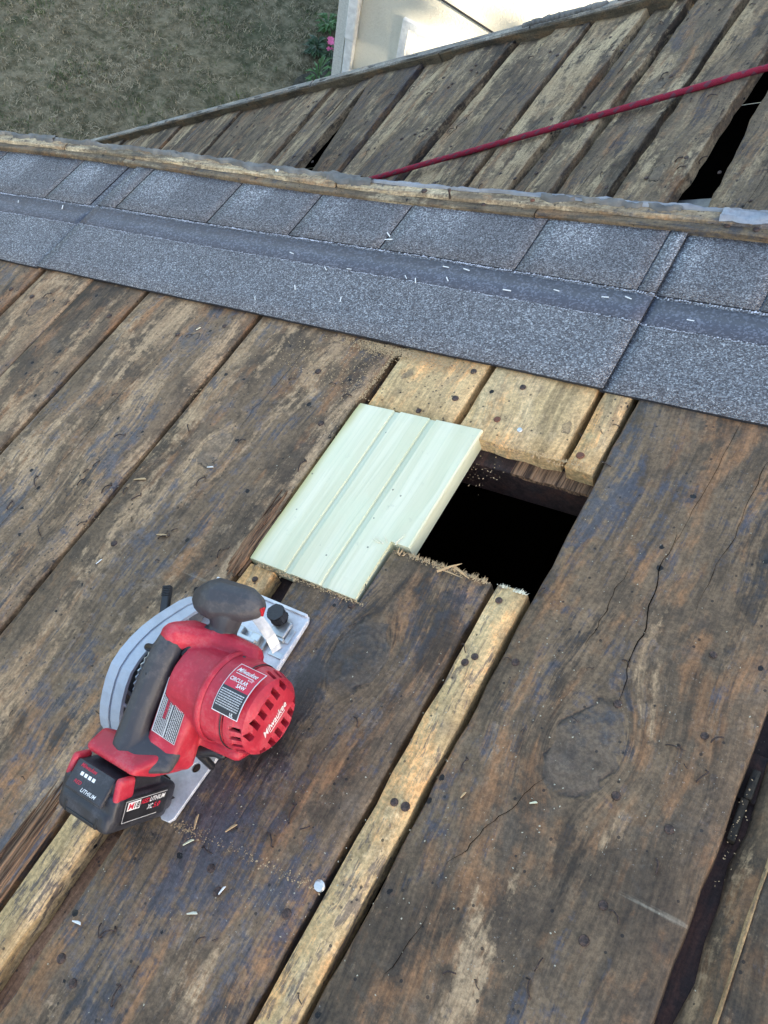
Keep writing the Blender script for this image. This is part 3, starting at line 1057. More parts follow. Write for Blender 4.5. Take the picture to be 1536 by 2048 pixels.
def caulk(u0, u1, v0, v1, z, amp, seed, mat, name='caulk_bead', f=16):
    n = int((u1 - u0) / .005)
    V, F = [], []
    k = 7
    for i in range(n + 1):
        u = u0 + (u1 - u0) * i / n
        e0 = v0 + amp * noise.noise((u * f, seed, 0)) + amp * .6 * noise.noise((u * f * 3.4, seed, 1)) + amp * .3 * noise.noise((u * f * 11, seed, 1))
        e1 = v1 + amp * .4 * noise.noise((u * f * 1.2, seed + 4, 0)) + amp * .25 * noise.noise((u * f * 5, seed, 7))
        for j in range(k):
            s = j / (k - 1)
            v = e0 + (e1 - e0) * s
            h = z + .0045 * math.sin(math.pi * min(1, s + .08)) ** .6 + .0050 * noise.noise((u * 38, s * 3, seed)) + .0026 * noise.noise((u * 130, s * 7, seed))
            if j in (0, k - 1):
                h = z - .001
            V.append((u + .8, v + bow(u) - .93, h))
    for i in range(n):
        for j in range(k - 1):
            a = i * k + j
            F.append((a, a + 1, a + k + 1, a + k))
    o = mesh_obj(name, from_py(name, V, F, True), mat, RT)
    return o


caulk(-2.6, -1.56, .929, .946, .0208, .012, 1.2, M_caulk)
caulk(-1.58, -1.18, .932, .944, .0202, .010, 4.2, M_caulk)
caulk(-1.24, -.82, .930, .943, .0210, .012, 2.2, M_caulk)
caulk(-.88, -.795, .920, .942, .0216, .016, 6.2, M_caulk)
caulk(-.52, -.33, .928, .940, .0212, .014, 9.1, M_caulk)
o = caulk(-.80, .9, .9335, .9400, .0205, .003, 3.3, M_flash, 'metal_flashing', 6)
o = caulk(-.28, .9, .924, .942, .0212, .010, 5.3, M_flash, 'metal_flashing', 9)
for (u, v, me_, s) in ((-.985, .932, ME_nail3, 1.0), (-.70, .925, ME_nail, 1.1), (-.60, .915, ME_nail, .8), (-1.32, .914, ME_nail, .7), (-.53, .926, ME_nail2, .7), (-.27, .917, ME_nail, .9), (-.235, .915, ME_nail, 1.0), (-1.16, .913, ME_nail, .7), (-1.02, .913, ME_nail, .7)):
    n = bpy.data.objects.new('nail', me_)
    link(n, RT)
    n.matrix_local = Matrix.Translation(Vector((u + .8, v + bow(u) - .93, .0212 if v > .9195 else .0154))) @ Matrix.Scale(s, 4)
v_, f_ = tube([(.145, -.022, .015), (.146, -.022, .027), (.1465, -.021, .032)], [.0015, .0013, .003], 7)
mesh_obj('standing_nail', from_py('standing_nail', v_, f_, True), M_rust, RT)

# ------------------------------------------------------------------ lower roof behind
lower = thing('lower_roof', 'steeper lower roof of gappy grey planks behind the rake trim', 'roof', MB)
P = lower
bb = [(-3.72, -3.56), (-3.55, -3.40), (-3.39, -3.25), (-3.24, -3.06), (-3.055, -2.90), (-2.89, -2.72), (-2.715, -2.58), (-2.572, -2.455), (-2.448, -2.285), (-2.272, -2.13), (-2.118, -1.925),
      (-1.907, -1.81), ]
for i, (a, b) in enumerate(bb):
    plank(P, M_wood_b, a, b, (-.02, .893), z=-.001 + .004 * math.sin(i * 2.1), cup=.003, jit=.003, endjit=.008, tan=random.uniform(.35, .65), blue=random.uniform(.35, .6), value=random.uniform(1.0, 1.3), th=.018, wav=.002)
spec = [
    # left (v0, v1), right (v0, v1), z, tan, blue, value
    ((-1.808, -1.80), (-1.745, -1.724), 0, .5, .5, .95),
    ((-1.500, -1.720), (-1.45, -1.512), .004, .45, .6, .9),
    ((-1.440, -1.500), (-1.40, -1.385), 0, .65, .35, 1.1),
    ((-1.397, -1.380), (-1.215, -1.172), .002, .5, .55, .95),
    ((-1.206, -1.160), (-1.075, -1.055), -.001, .6, .4, 1.1),
    ((-1.07, -1.047), (-.944, -.944), .001, .5, .5, 1.0),
    ((-.930, -.932), (-.815, -.790), .003, .66, .35, 1.12),
    ((-.811, -.775), (-.770, -.735), -.008, .35, .5, .8),
    ((-.766, -.722), (-.680, -.682), .001, .6, .4, 1.05),
    ((-.667, -.664), (-.545, -.543), .003, .52, .5, 1.05),
    ((-.522, -.519), (-.394, -.402), .004, .5, .42, 1.0),
    ((-.309, -.397), (-.18, -.18), 0, .45, .45, .95),
    ((-.17, -.17), (.02, .02), 0, .5, .5, .95),
    ((.035, .035), (.24, .24), 0, .5, .5, 1),
    ((.25, .25), (.48, .48), 0, .5, .5, 1),
]
for i, (a, b, z, t, bl, va) in enumerate(spec):
    a, b = (a[0] + .0025, a[1] + .002), (b[0] - .0035, b[1] - .002)
    z += .004 * math.sin(i * 2.7)
    plank(P, M_wood_b, a, b, (-.02, .893 + .006 * math.sin(i * 4.1)), z=z, cup=.0045, jit=.0032, endjit=.008, tan=t + .06, blue=bl, value=va * 1.05, th=.022, wav=.004, step=.02,
          knot=(((a[0] + b[0]) / 2, .3 + .07 * (i % 5), .013) if i in (4, 9, 10) else None))
for k in range(230):
    u = random.uniform(-2.6, -.2)
    v = random.choice((random.gauss(.3, .03), random.gauss(.52, .03), random.gauss(.78, .03), random.uniform(.15, .85)))
    if k % 3:
        put(P, 'nail', ME_nail, u, v, random.random() * 6, random.uniform(.7, 1.1), .001, random.uniform(-.3, .3))
    else:
        put(P, 'bent_nail', ME_bent[k % 6], u, v, random.uniform(0, 3), random.uniform(.8, 1.4), .0012)
for y0 in (.20, .84):
    me = box_mesh('rafter', (-3.6, y0, -.12), (.45, y0 + .045, -.034), .002)
    woodprops(mesh_obj('rafter', me, M_beam, P), .3, .4)
o = mesh_obj('shim', box_mesh('shim', (-.412, .205, -.030), (-.33, .262, -.026), .001), M_caulk, P)
o['label'] = 'pale grey scrap wedged in the wide gap'
mesh_obj('blackout_plate', box_mesh('blackout_plate', (-3.6, .02, -.26), (.48, .86, -.25)), M_void, P)  # blackout plates added below the planks so the gaps stay dark
mesh_obj('blackout_plate', box_mesh('blackout_plate', (-3.6, .861, -.249), (.48, .87, -.03)), M_void, P)
mesh_obj('blackout_plate', box_mesh('blackout_plate', (-.19, .02, -.249), (-.18, .86, -.025)), M_void, P)
# near-black strips painting in the shade of splits in the old planks
for i, (a, b, n, amp, w) in enumerate((((-.455, .26), (-.44, .50), 20, .012, .0018), ((-.62, .2), (-.60, .44), 18, .010, .0013), ((-1.13, .50), (-1.11, .60), 12, .01, .0045), ((-1.0, .2), (-.99, .8), 20, .012, .0010),
                                       ((-1.42, .78), (-1.39, .87), 10, .012, .003), ((-.48, .6), (-.45, .85), 14, .008, .0012), ((-.26, .1), (-.25, .5), 14, .01, .001))):
    me = crack(wob_path(a, b, n, amp, i * 5.3), w, .0075)
    mesh_obj('crack', me, M_void, P)
# pale torn patch
# far edge trim of the lower roof
FT = thing('edge_trim', 'chipped grey and brown trim board along the far edge of the lower roof', 'trim', MB @ Matrix.Translation(Vector((-1.7, .88, 0))))
def rot_strip2(name, segs, prof, amp, mat, parent, org, **kw):
    for (a, b) in segs:
        me = strip_mesh(name, a, b, prof, amp, seed=a * 1.3, freq=9)
        co = np.empty(len(me.vertices) * 3)
        me.vertices.foreach_get('co', co)
        co = co.reshape(-1, 3)
        c = np.stack([-(co[:, 1] - org[1]), co[:, 0] - org[0], co[:, 2]], 1)
        me.vertices.foreach_set('co', c.reshape(-1))
        me.update()
        woodprops(mesh_obj(name, me, mat, parent, Matrix.Rotation(-math.pi / 2, 4, 'Z')), **kw)


M_trim2 = wood_material('edge_trim_wood', (.075, .062, .042), (.17, .135, .085), (.24, .19, .12), (.08, .08, .09), .55, 1.3)
M_trimtop = wood_material('edge_trim_grey', (.17, .165, .15), (.32, .31, .28), (.42, .40, .34), (.09, .09, .1), .6, 1.3)
rot_strip2('edge_board', [(-3.8, -2.352), (-2.35, -1.44), (-1.435, .5)], [(.884, -.02), (.884, .020), (.886, .022), (.908, .022), (.908, -.02)], [.0, .002, .002, 0, 0], M_trim2, FT, (-1.7, .88), tan=.45, blue=.4)
rot_strip2('edge_cap', [(-3.8, -2.03), (-2.02, -1.12), (-1.115, .5)], [(.887, .0223), (.8885, .027), (.910, .027), (.910, .0223)], [.0035, .003, .001, 0], M_trimtop, FT, (-1.7, .88), tan=.5, blue=.42, fleck=.3)
for i in range(12):
    u = -3.0 + i * .21 + random.uniform(-.05, .05)
    bm = bmesh.new()
    hull(bm, [((u + 1.7 + random.uniform(-.02, .02), .018 + random.uniform(-.006, .004), .027), random.uniform(.002, .005)), ((u + 1.73, .018, .027), .002), ((u + 1.70, .023, .027), .003)])
    mesh_obj('tar_lump', bm_mesh(bm, 'tar_lump', True), M_caulk, FT)
bm = bmesh.new()
for k in range(16):
    u = -1.14 + .015 * k
    hull(bm, [((u + 1.7, .019, .028), random.uniform(.006, .011)), ((u + 1.715, .024, .029), random.uniform(.004, .008))])
mesh_obj('tar_lump', bm_mesh(bm, 'tar_lump', True), M_caulk, FT)

# ------------------------------------------------------------------ rope
def rope_mat():
    N = NT('rope_red')
    tc = N.n('ShaderNodeTexCoord').outputs['Object']
    sep = N.n('ShaderNodeSeparateXYZ', {0: tc})
    ang = N.math('ARCTAN2', sep.outputs[2], sep.outputs[1])
    s1 = N.math('SINE', N.math('ADD', N.math('MULTIPLY', sep.outputs[0], 210), N.math('MULTIPLY', ang, 2)))
    s2 = N.math('SINE', N.math('SUBTRACT', N.math('MULTIPLY', sep.outputs[0], 175), ang))
    tick = N.math('MULTIPLY', N.math('GREATER_THAN', s1, .35), N.math('GREATER_THAN', s2, -.1))
    fine = N.vor(tc, 900)
    col = N.mix(N.ramp(fine.outputs['Distance'], .1, .7), (.46, .035, .075), (.27, .02, .045))
    col = N.mix(N.math('MULTIPLY', tick, .75), col, (.13, .075, .10))
    return N.out(col, .75, N.math('SUBTRACT', 1.0, fine.outputs['Distance']), .8, .0015, spec=.2)


M_rope = rope_mat()
ra, rb = Vector((-1.66, .293, .013)), Vector((-.12, .607, .014))
dR = (rb - ra)
ex = dR.normalized()
ey = Vector((0, 0, 1)).cross(ex).normalized()
ez = ex.cross(ey)
MR = MB @ frame(ex, ey, ez, ra)
pts = []
for i in range(60):
    t = i / 59
    pts.append((dR.length * t, .0025 * math.sin(t * 5) + .001 * noise.noise((t * 9, 0, 0)), -.002 * math.sin(math.pi * t) + .0006 * noise.noise((t * 11, 4, 0))))
pts = [(-.10, .0, -.03)] + pts
v_, f_ = tube(pts, .0062, 12)
o = mesh_obj('rope', from_py('rope', v_, f_, True), M_rope, None, MR)
props(o, label='red rope with dark flecks stretched across the grey planks of the lower roof', category='rope')

# ------------------------------------------------------------------ the saw (built in roof coordinates, origin at SO)
SO = Vector((-.52, .12, 0))
saw = thing('circular_saw', 'red and grey cordless circular saw standing on the planks beside the new plank', 'circular saw', MA @ Matrix.Translation(SO))


def spart(name, bm_or_me, mat, parent=None, smooth=False, keep=False):
    me = bm_or_me if isinstance(bm_or_me, bpy.types.Mesh) else bm_mesh(bm_or_me, name, smooth)
    if parent is None:
        me.transform(Matrix.Translation(-SO))
        return mesh_obj(name, me, mat, saw)
    me.transform(Matrix.Translation(-SO))
    return mesh_obj(name, me, mat, parent)


# base plate with round hole in its tail
def curve_plate(outlines, z0, z1, bevel=.0004):
    cu = bpy.data.curves.new('c', 'CURVE')
    cu.dimensions = '2D'
    cu.fill_mode = 'BOTH'
    for pts in outlines:
        s = cu.splines.new('POLY')
        s.points.add(len(pts) - 1)
        for i, p in enumerate(pts):
            s.points[i].co = (p[0], p[1], 0, 1)
        s.use_cyclic_u = True
    cu.extrude = (z1 - z0) / 2 - bevel
    cu.bevel_depth = bevel
    cu.bevel_resolution = 1
    o = bpy.data.objects.new('t', cu)
    COL.objects.link(o)
    dg = bpy.context.evaluated_depsgraph_get()
    dg.update()
    me = bpy.data.meshes.new_from_object(o.evaluated_get(dg))
    bpy.data.objects.remove(o)
    me.transform(Matrix.Translation(Vector((0, 0, (z0 + z1) / 2))))
    return me


plate = [(-.4725, .247), (-.475, .2525), (-.54, .2545), (-.602, .2545), (-.602, .045), (-.545, .045), (-.515, .052), (-.506, .051), (-.503, .046), (-.493, .019), (-.489, .0165), (-.481, .0175), (-.478, .022), (-.4765, .06), (-.474, .10), (-.4715, .19)]
hole = [(-.4885 + .005 * math.cos(a), .0705 + .0052 * math.sin(a)) for a in [2 * math.pi * k / 16 for k in range(16)]]
bp = spart('base_plate', curve_plate([plate, hole], .0008, .0046), M_mag)
bm = bmesh.new()
add_box(bm, (-.602, .2505, .004), (-.476, .254, .0075), .0008)
add_box(bm, (-.4745, .10, .004), (-.4722, .247, .0062), .0006)
spart('plate_lip', bm, M_mag)
# depth and bevel brackets at the front
bm = bmesh.new()
add_box(bm, (-.545, .197, .0048), (-.498, .214, .0085), .001)
add_box(bm, (-.541, .200, .0085), (-.505, .204, .018), .001)
add_box(bm, (-.516, .202, .0085), (-.504, .212, .014), .001)
add_box(bm, (-.536, .204, .0085), (-.527, .213, .015), .001)
spart('bevel_bracket', bm, M_steel)
bm = bmesh.new()
pts = [(-.512, .222, .040), (-.506, .220, .034), (-.499, .217, .026), (-.492, .213, .017), (-.487, .209, .009), (-.484, .206, .005)]
for i in range(len(pts) - 1):
    p, q = Vector(pts[i]), Vector(pts[i + 1])
    d = (q - p).normalized()
    s = Vector((.35, .94, 0)).normalized() * .0055
    nn = d.cross(s).normalized() * .0009
    vv = [bm.verts.new(x) for x in (p - s - nn, p + s - nn, q + s - nn, q - s - nn, p - s + nn, p + s + nn, q + s + nn, q - s + nn)]
    for f in ((0, 1, 2, 3), (7, 6, 5, 4), (0, 4, 5, 1), (1, 5, 6, 2), (2, 6, 7, 3), (3, 7, 4, 0)):
        bm.faces.new([vv[k] for k in f])
add_box(bm, (-.492, .199, .0046), (-.474, .206, .0062), .0006)
spart('depth_arm', bm, M_steel)
bm = bmesh.new()
add_box(bm, (-.492, .2155, .0046), (-.482, .219, .010), .0006)
add_box(bm, (-.4835, .2165, .0046), (-.4775, .233, .0062), .0006)
add_box(bm, (-.503, .219, .0046), (-.484, .238, .010), .0015)
spart('clamp_bracket', bm, M_steel)
bm = bmesh.new()
prism(bm, [(-.4985 + .0105 * math.cos(a) * (1 if k % 2 else .82), .2365 + .0105 * math.sin(a) * (1 if k % 2 else .82)) for k, a in enumerate([2 * math.pi * q / 12 for q in range(12)])], 2, .012, .026)
bmesh.ops.bevel(bm, geom=[e for e in bm.edges], offset=.0012, segments=2, affect='EDGES')
spart('clamp_knob', bm, M_black, smooth=False)

# red motor housing
MV, MNN = .132, .068


def cyl(bm, u0, u1, v, n, r0, r1=None, seg=48):
    r1 = r1 if r1 is not None else r0
    A = [bm.verts.new((u0, v + r0 * math.cos(2 * math.pi * k / seg), n + r0 * math.sin(2 * math.pi * k / seg))) for k in range(seg)]
    B = [bm.verts.new((u1, v + r1 * math.cos(2 * math.pi * k / seg), n + r1 * math.sin(2 * math.pi * k / seg))) for k in range(seg)]
    bm.faces.new(A)
    bm.faces.new(B[::-1])
    for k in range(seg):
        bm.faces.new((A[k], B[k], B[(k + 1) % seg], A[(k + 1) % seg]))


bm = bmesh.new()
cyl(bm, -.500, -.433, MV, MNN, .0400, .0388)
cyl(bm, -.46, -.4365, MV, MNN, .0412, .0404)
cyl(bm, -.538, -.488, MV + .003, .048, .030, .038)
# ledge at the rear foot of the motor
hull(bm, [((-.485, .093, .040), .008), ((-.437, .096, .040), .008), ((-.485, .11, .030), .010), ((-.437, .11, .032), .010)])
# body running back to the battery foot
hull(bm, [((-.498, .118, .087), .012), ((-.481, .112, .081), .012), ((-.497, .060, .066), .009), ((-.480, .060, .061), .010), ((-.500, .065, .042), .009), ((-.480, .068, .042), .010), ((-.505, .12, .04), .012)])
# front bridge from the grip to the knob neck
hull(bm, [((-.518, .150, .110), .0132), ((-.511, .163, .098), .012), ((-.488, .168, .088), .012)])
hull(bm, [((-.490, .168, .092), .012), ((-.455, .170, .080), .012), ((-.50, .165, .06), .018)])
hull(bm, [((-.499, .143, .094), .010), ((-.486, .137, .092), .010), ((-.488, .14, .08), .012)])
# foot of the handle over the battery
hull(bm, [((-.543, .036, .082), .005), ((-.490, .036, .081), .005), ((-.543, .050, .076), .006), ((-.484, .053, .070), .006), ((-.542, .056, .048), .008), ((-.484, .062, .042), .008), ((-.543, .045, .06), .006), ((-.487, .045, .062), .006)])
body = blob('motor_housing', bm, .0012, 3, .5)
housing = spart('motor_housing', body, M_red)
# shoulder step ring behind the label
bm = bmesh.new()
seg = 56
prof = [(-.462, .0418), (-.461, .0434), (-.4575, .0436), (-.4555, .0415)]
rings = [[bm.verts.new((u, MV + r * math.cos(2 * math.pi * k / seg), MNN + r * math.sin(2 * math.pi * k / seg))) for k in range(seg)] for (u, r) in prof]
for a in range(3):
    for k in range(seg):
        bm.faces.new((rings[a][k], rings[a + 1][k], rings[a + 1][(k + 1) % seg], rings[a][(k + 1) % seg]))
spart('housing_rib', bm, M_red, smooth=True)
# end cap with cooling slots cut through
def lathe(bm, prof, seg=56):
    R_ = []
    for (u, r) in prof:
        R_.append([bm.verts.new((u, MV + r * math.cos(2 * math.pi * k / seg), MNN + r * math.sin(2 * math.pi * k / seg))) for k in range(seg)])
    for a in range(len(prof) - 1):
        for k in range(seg):
            bm.faces.new((R_[a][k], R_[a + 1][k], R_[a + 1][(k + 1) % seg], R_[a][(k + 1) % seg]))
    bm.faces.new(R_[0])
    bm.faces.new(R_[-1][::-1])


bm = bmesh.new()
lathe(bm, [(-.432, .0378), (-.4305, .0394), (-.421, .0388), (-.4195, .0380), (-.4115, .0355), (-.4085, .0322), (-.4072, .030), (-.406, .0285)])
cap_me = bm_mesh(bm, 'end_cap')
bm = bmesh.new()
slots = []
for side in (1, -1):
    for k in range(6):
        y = MV + (-.026 + k * .0104)
        z0, z1 = (.0125, .0265) if abs(y - MV) < .022 else (.011, .020)
        add_box(bm, (-.4165, y - .0028, MNN + min(side * z0, side * z1)), (-.398, y + .0028, MNN + max(side * z0, side * z1)))
for k in range(26):
    a = 2 * math.pi * k / 26
    ph = math.degrees(math.atan2(math.cos(a), math.sin(a)))
    if -42 < ph < 48:
        continue
    Mr = Matrix.Translation(Vector((0, MV, MNN))) @ Matrix.Rotation(a, 4, 'X')
    add_box(bm, (-.4235, .0335, -.0021), (-.4125, .046, .0021), M=Mr)
cut = bpy.data.objects.new('cut', bm_mesh(bm, 'cut'))
COL.objects.link(cut)
cap_me = eval_mesh(cap_me, [('BOOLEAN', dict(operation='DIFFERENCE', object=cut, solver='EXACT'))])
bpy.data.objects.remove(cut)
cap = spart('end_cap', cap_me, M_red)
bm = bmesh.new()
cyl(bm, -.431, -.4158, MV, MNN, .0345)
spart('fan_grille', bm, M_void)

# grey rubber parts
bm = bmesh.new()
G = [((-.519, .1485, .1085), .0125), ((-.519, .133, .103), .0150), ((-.520, .108, .094), .0145), ((-.520, .085, .085), .0140), ((-.519, .064, .076), .0150), ((-.517, .052, .070), .0175)]
for a, b in zip(G[:-1], G[1:]):
    hull(bm, [a, b])
hull(bm, [((-.506, .066, .070), .008), ((-.477, .067, .064), .007), ((-.474, .053, .066), .006), ((-.492, .041, .073), .006), ((-.506, .05, .074), .009)])
grip = spart('rear_handle', blob('rear_handle', bm, .0013, 5), M_grip)
bm = bmesh.new()
hull(bm, [((-.511, .195, .108), .0165), ((-.500, .198, .110), .0208)])
hull(bm, [((-.500, .198, .110), .0208), ((-.475, .205, .108), .0172)])
hull(bm, [((-.475, .205, .108), .0172), ((-.466, .206, .108), .0130)])
hull(bm, [((-.489, .192, .102), .016), ((-.490, .180, .092), .0135)])
hull(bm, [((-.490, .180, .092), .0135), ((-.490, .169, .087), .0150)])
hull(bm, [((-.490, .169, .087), .0150), ((-.503, .163, .096), .012)])
front = spart('front_handle', blob('front_handle', bm, .0013, 4), M_grip)
bm = bmesh.new()
hull(bm, [((-.4540, .208, .108), .0014), ((-.4540, .203, .104), .0014), ((-.4535, .205, .111), .0014)])
spart('knob_emblem', bm, M_redd)
bm = bmesh.new()
hull(bm, [((-.5035, .141, .102), .0035), ((-.501, .148, .104), .0032)])
spart('lock_button', blob('lock_button', bm, .0007, 3), M_black)
bm = bmesh.new()
tp = [((-.500, .132, .092), .0036), ((-.500, .112, .081), .0034), ((-.501, .094, .072), .003), ((-.503, .075, .067), .0025)]
for a, b in zip(tp[:-1], tp[1:]):
    hull(bm, [a, b, (tuple(Vector(a[0]) + Vector((-.010, 0, 0))), a[1]), (tuple(Vector(b[0]) + Vector((-.010, 0, 0))), b[1])])
spart('trigger', blob('trigger', bm, .001, 3), M_redd)
# lever at the rear right
bm = bmesh.new()
hull(bm, [((-.489, .078, .030), .005), ((-.478, .083, .032), .007)])
hull(bm, [((-.478, .083, .032), .007), ((-.462, .090, .032), .0065)])
hull(bm, [((-.462, .090, .032), .0065), ((-.455, .089, .030), .005)])
hull(bm, [((-.476, .080, .028), .0045), ((-.470, .078, .012), .004)])
spart('depth_lever', blob('depth_lever', bm, .001, 3), M_black)
bm = bmesh.new()
add_box(bm, (-.481, .094, .004), (-.463, .0965, .026), .0006)
spart('lever_bracket', bm, M_steel)

# blade guard
GC = (.133, .012)


def arc(r, a0, a1, n):
    return [(GC[0] + r * math.cos(a0 + (a1 - a0) * k / n), GC[1] + r * math.sin(a0 + (a1 - a0) * k / n)) for k in range(n + 1)]


def half(r, n=30):
    k = r / .08
    out_ = [(.222, .005), (.2215, .012), (.216, .021), (.205, .0305), (.190, .039), (.174, .0475), (.158, .054), (.142, .058), (.126, .0595), (.111, .058), (.098, .052), (.086, .044), (.075, .035), (.066, .025), (.060, .015), (.058, .005)]
    return [(.14 + (a - .14) * k, max(.0048, b * k)) for a, b in out_]


bm = bmesh.new()
# outer band
n = 30
ro, ri = half(.0800, n), half(.0715, n)


def band(u0, u1, ro, ri):
    A = [bm.verts.new((u0, *p)) for p in ro]
    B = [bm.verts.new((u1, *p)) for p in ro]
    C_ = [bm.verts.new((u0, *p)) for p in ri]
    D = [bm.verts.new((u1, *p)) for p in ri]
    for k in range(len(ro) - 1):
        bm.faces.new((A[k], A[k + 1], B[k + 1], B[k]))
        bm.faces.new((C_[k + 1], C_[k], D[k], D[k + 1]))
        bm.faces.new((A[k + 1], A[k], C_[k], C_[k + 1]))
        bm.faces.new((B[k], B[k + 1], D[k + 1], D[k]))
    for k in (0, -1):
        bm.faces.new((A[k], B[k], D[k], C_[k]))


ri = half(.0742, n)
band(-.606, -.5935, ro, ri)
band(-.5915, -.579, half(.0785, n), half(.0735, n))
band(-.5935, -.5915, half(.0772, n), half(.0745, n))
es = [e for e in bm.edges if len(e.link_faces) == 2 and e.calc_face_angle(0) > 1.2]
bmesh.ops.bevel(bm, geom=es, offset=.0009, segments=2, affect='EDGES')
spart('guard_rim', bm, M_guard)
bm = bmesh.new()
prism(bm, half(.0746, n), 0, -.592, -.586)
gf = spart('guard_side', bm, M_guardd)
bm = bmesh.new()
for (v0, n0, v1, n1, w) in ((.085, .020, .112, .020, .0014), (.078, .012, .085, .020, .0014), (.112, .020, .118, .040, .0014), (.097, .012, .097, .046, .0018), (.155, .012, .165, .044, .0018), (.085, .036, .097, .046, .0018), (.185, .010, .192, .030, .0016)):
    bq = bmesh.new()
    hull(bq, [((-.585, v0, n0), w), ((-.585, v1, n1), w)])
    spart('guard_rib', bq, M_guard)
for (v0, n0, v1, n1, w) in ((.085, .012, .085, .036, .0018),):
    hull(bm, [((-.580, v0, n0), w), ((-.580, v1, n1), w)])
spart('guard_rib', bm, M_guard)
bm = bmesh.new()
hull(bm, [((-.576, .140, .062), .004), ((-.560, .142, .066), .004)])
spart('guard_screw', bm, M_black, smooth=True)
bm = bmesh.new()
for k in range(3):
    add_box(bm, (-.5795, .080 + k * .0085, .016), (-.577, .0865 + k * .0085, .028), .0006)
spart('guard_clip', bm, M_steel)
# blade behind the guard, its arc above the deck
bm = bmesh.new()
bl = []
nt = 40
for k in range(nt + 1):
    a = math.pi * k / nt * .94 + .09
    rr = .046 if k % 2 else .0435
    bl.append((GC[0] + rr * math.cos(a), GC[1] + rr * math.sin(a)))
prism(bm, [(a, max(.005, b)) for a, b in bl], 0, -.5755, -.5742)
spart('blade', bm, M_steel)
# link between guard and housing
bm = bmesh.new()
hull(bm, [((-.575, .12, .03), .006), ((-.575, .15, .03), .006), ((-.54, .12, .05), .01), ((-.54, .15, .05), .01), ((-.575, .135, .045), .008)])
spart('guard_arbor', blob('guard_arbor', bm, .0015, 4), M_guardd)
# black lever of the lower guard
bm = bmesh.new()
Mh = Matrix.Translation(Vector((-.622, .200, .030))) @ Matrix.Rotation(math.radians(27), 4, 'Z') @ Matrix.Rotation(math.radians(10), 4, 'X')
add_box(bm, (-.0045, -.016, -.0035), (.0045, .0155, .0035), .0012, Mh)
for k in range(6):
    add_box(bm, (-.0045, .003 + k * .002, .003), (.0045, .0041 + k * .002, .0046), .0003, Mh, 1)
add_box(bm, (-.003, -.022, -.003), (.018, -.015, .002), .001, Mh)
spart('guard_lever', bm, M_black)

# battery: long axis Sx runs forward and down, Dx to its foot, width along u
bo = Vector((-.5215, .0125, .0815))                      # centre of its top rear edge
Sx = Vector((0, .041, -.0605)).normalized()
Dx = Vector((0, -.0605, -.041)).normalized()
Bm = frame(Vector((1, 0, 0)), Sx, -Dx, bo)             # local: x width, y along, z up from the foot


def batt_box(bm, x, y0, y1, z0, z1, bev):
    add_box(bm, (-x, y0, z0), (x, y1, z1), bev, Bm, 3)


bm = bmesh.new()
batt_box(bm, .0350, -.002, .074, -.032, -.004, .0055)
batt_box(bm, .0335, -.0045, .072, -.040, -.018, .0070)
batt_box(bm, .0265, .001, .060, -.012, .008, .004)
bt = spart('battery', blob('battery', bm, .0011, 2), M_batt)
bm = bmesh.new()
batt_box(bm, .0350, .012, .074, -.0205, -.0192, .0003)
batt_box(bm, .018, -.0052, .01, -.037, -.0335, .0008)
for sx in (-.02, .02):
    add_box(bm, (sx - .0015, -.0050, -.037), (sx + .0015, .004, -.027), .0005, Bm)
spart('battery_groove', bm, M_black)
bm = bmesh.new()
Mg = Bm @ Matrix.Translation(Vector((0, -.0006, .0))) @ Matrix.Rotation(math.radians(-24), 4, 'X')
add_box(bm, (-.024, -.0015, -.017), (.024, .004, .010), .002, Mg)
gauge = spart('gauge_panel', bm, M_batt)
for sx in (-1, 1):
    bm = bmesh.new()
    hull(bm, [(tuple(Bm @ Vector((sx * .0285, .004, .008))), .004), (tuple(Bm @ Vector((sx * .0305, .002, -.007))), .0035), (tuple(Bm @ Vector((sx * .0305, .016, -.004))), .0035), (tuple(Bm @ Vector((sx * .0285, .016, .008))), .004)])
    spart('release_button', blob('release_button', bm, .0009, 2), M_red)

# ---- lettering
_tc = {}


def text2d(s, size=1.0, shear=0.0, bold=0.0):
    key = (s, shear, bold)
    if key not in _tc:
        cu = bpy.data.curves.new('t', 'FONT')
        cu.body = s
        cu.size = 1
        cu.shear = shear
        cu.offset = bold
        cu.resolution_u = 3
        o = bpy.data.objects.new('t', cu)
        COL.objects.link(o)
        dg = bpy.context.evaluated_depsgraph_get()
        dg.update()
        me = bpy.data.meshes.new_from_object(o.evaluated_get(dg))
        bpy.data.objects.remove(o)
        V = [(v.co.x, v.co.y) for v in me.vertices]
        F = [tuple(p.vertices) for p in me.polygons]
        w = max(x for x, y in V) - min(x for x, y in V)
        x0 = min(x for x, y in V)
        V = [(x - x0, y) for x, y in V]
        _tc[key] = (V, F, w)
    V, F, w = _tc[key]
    return [(x * size, y * size) for x, y in V], F, w * size


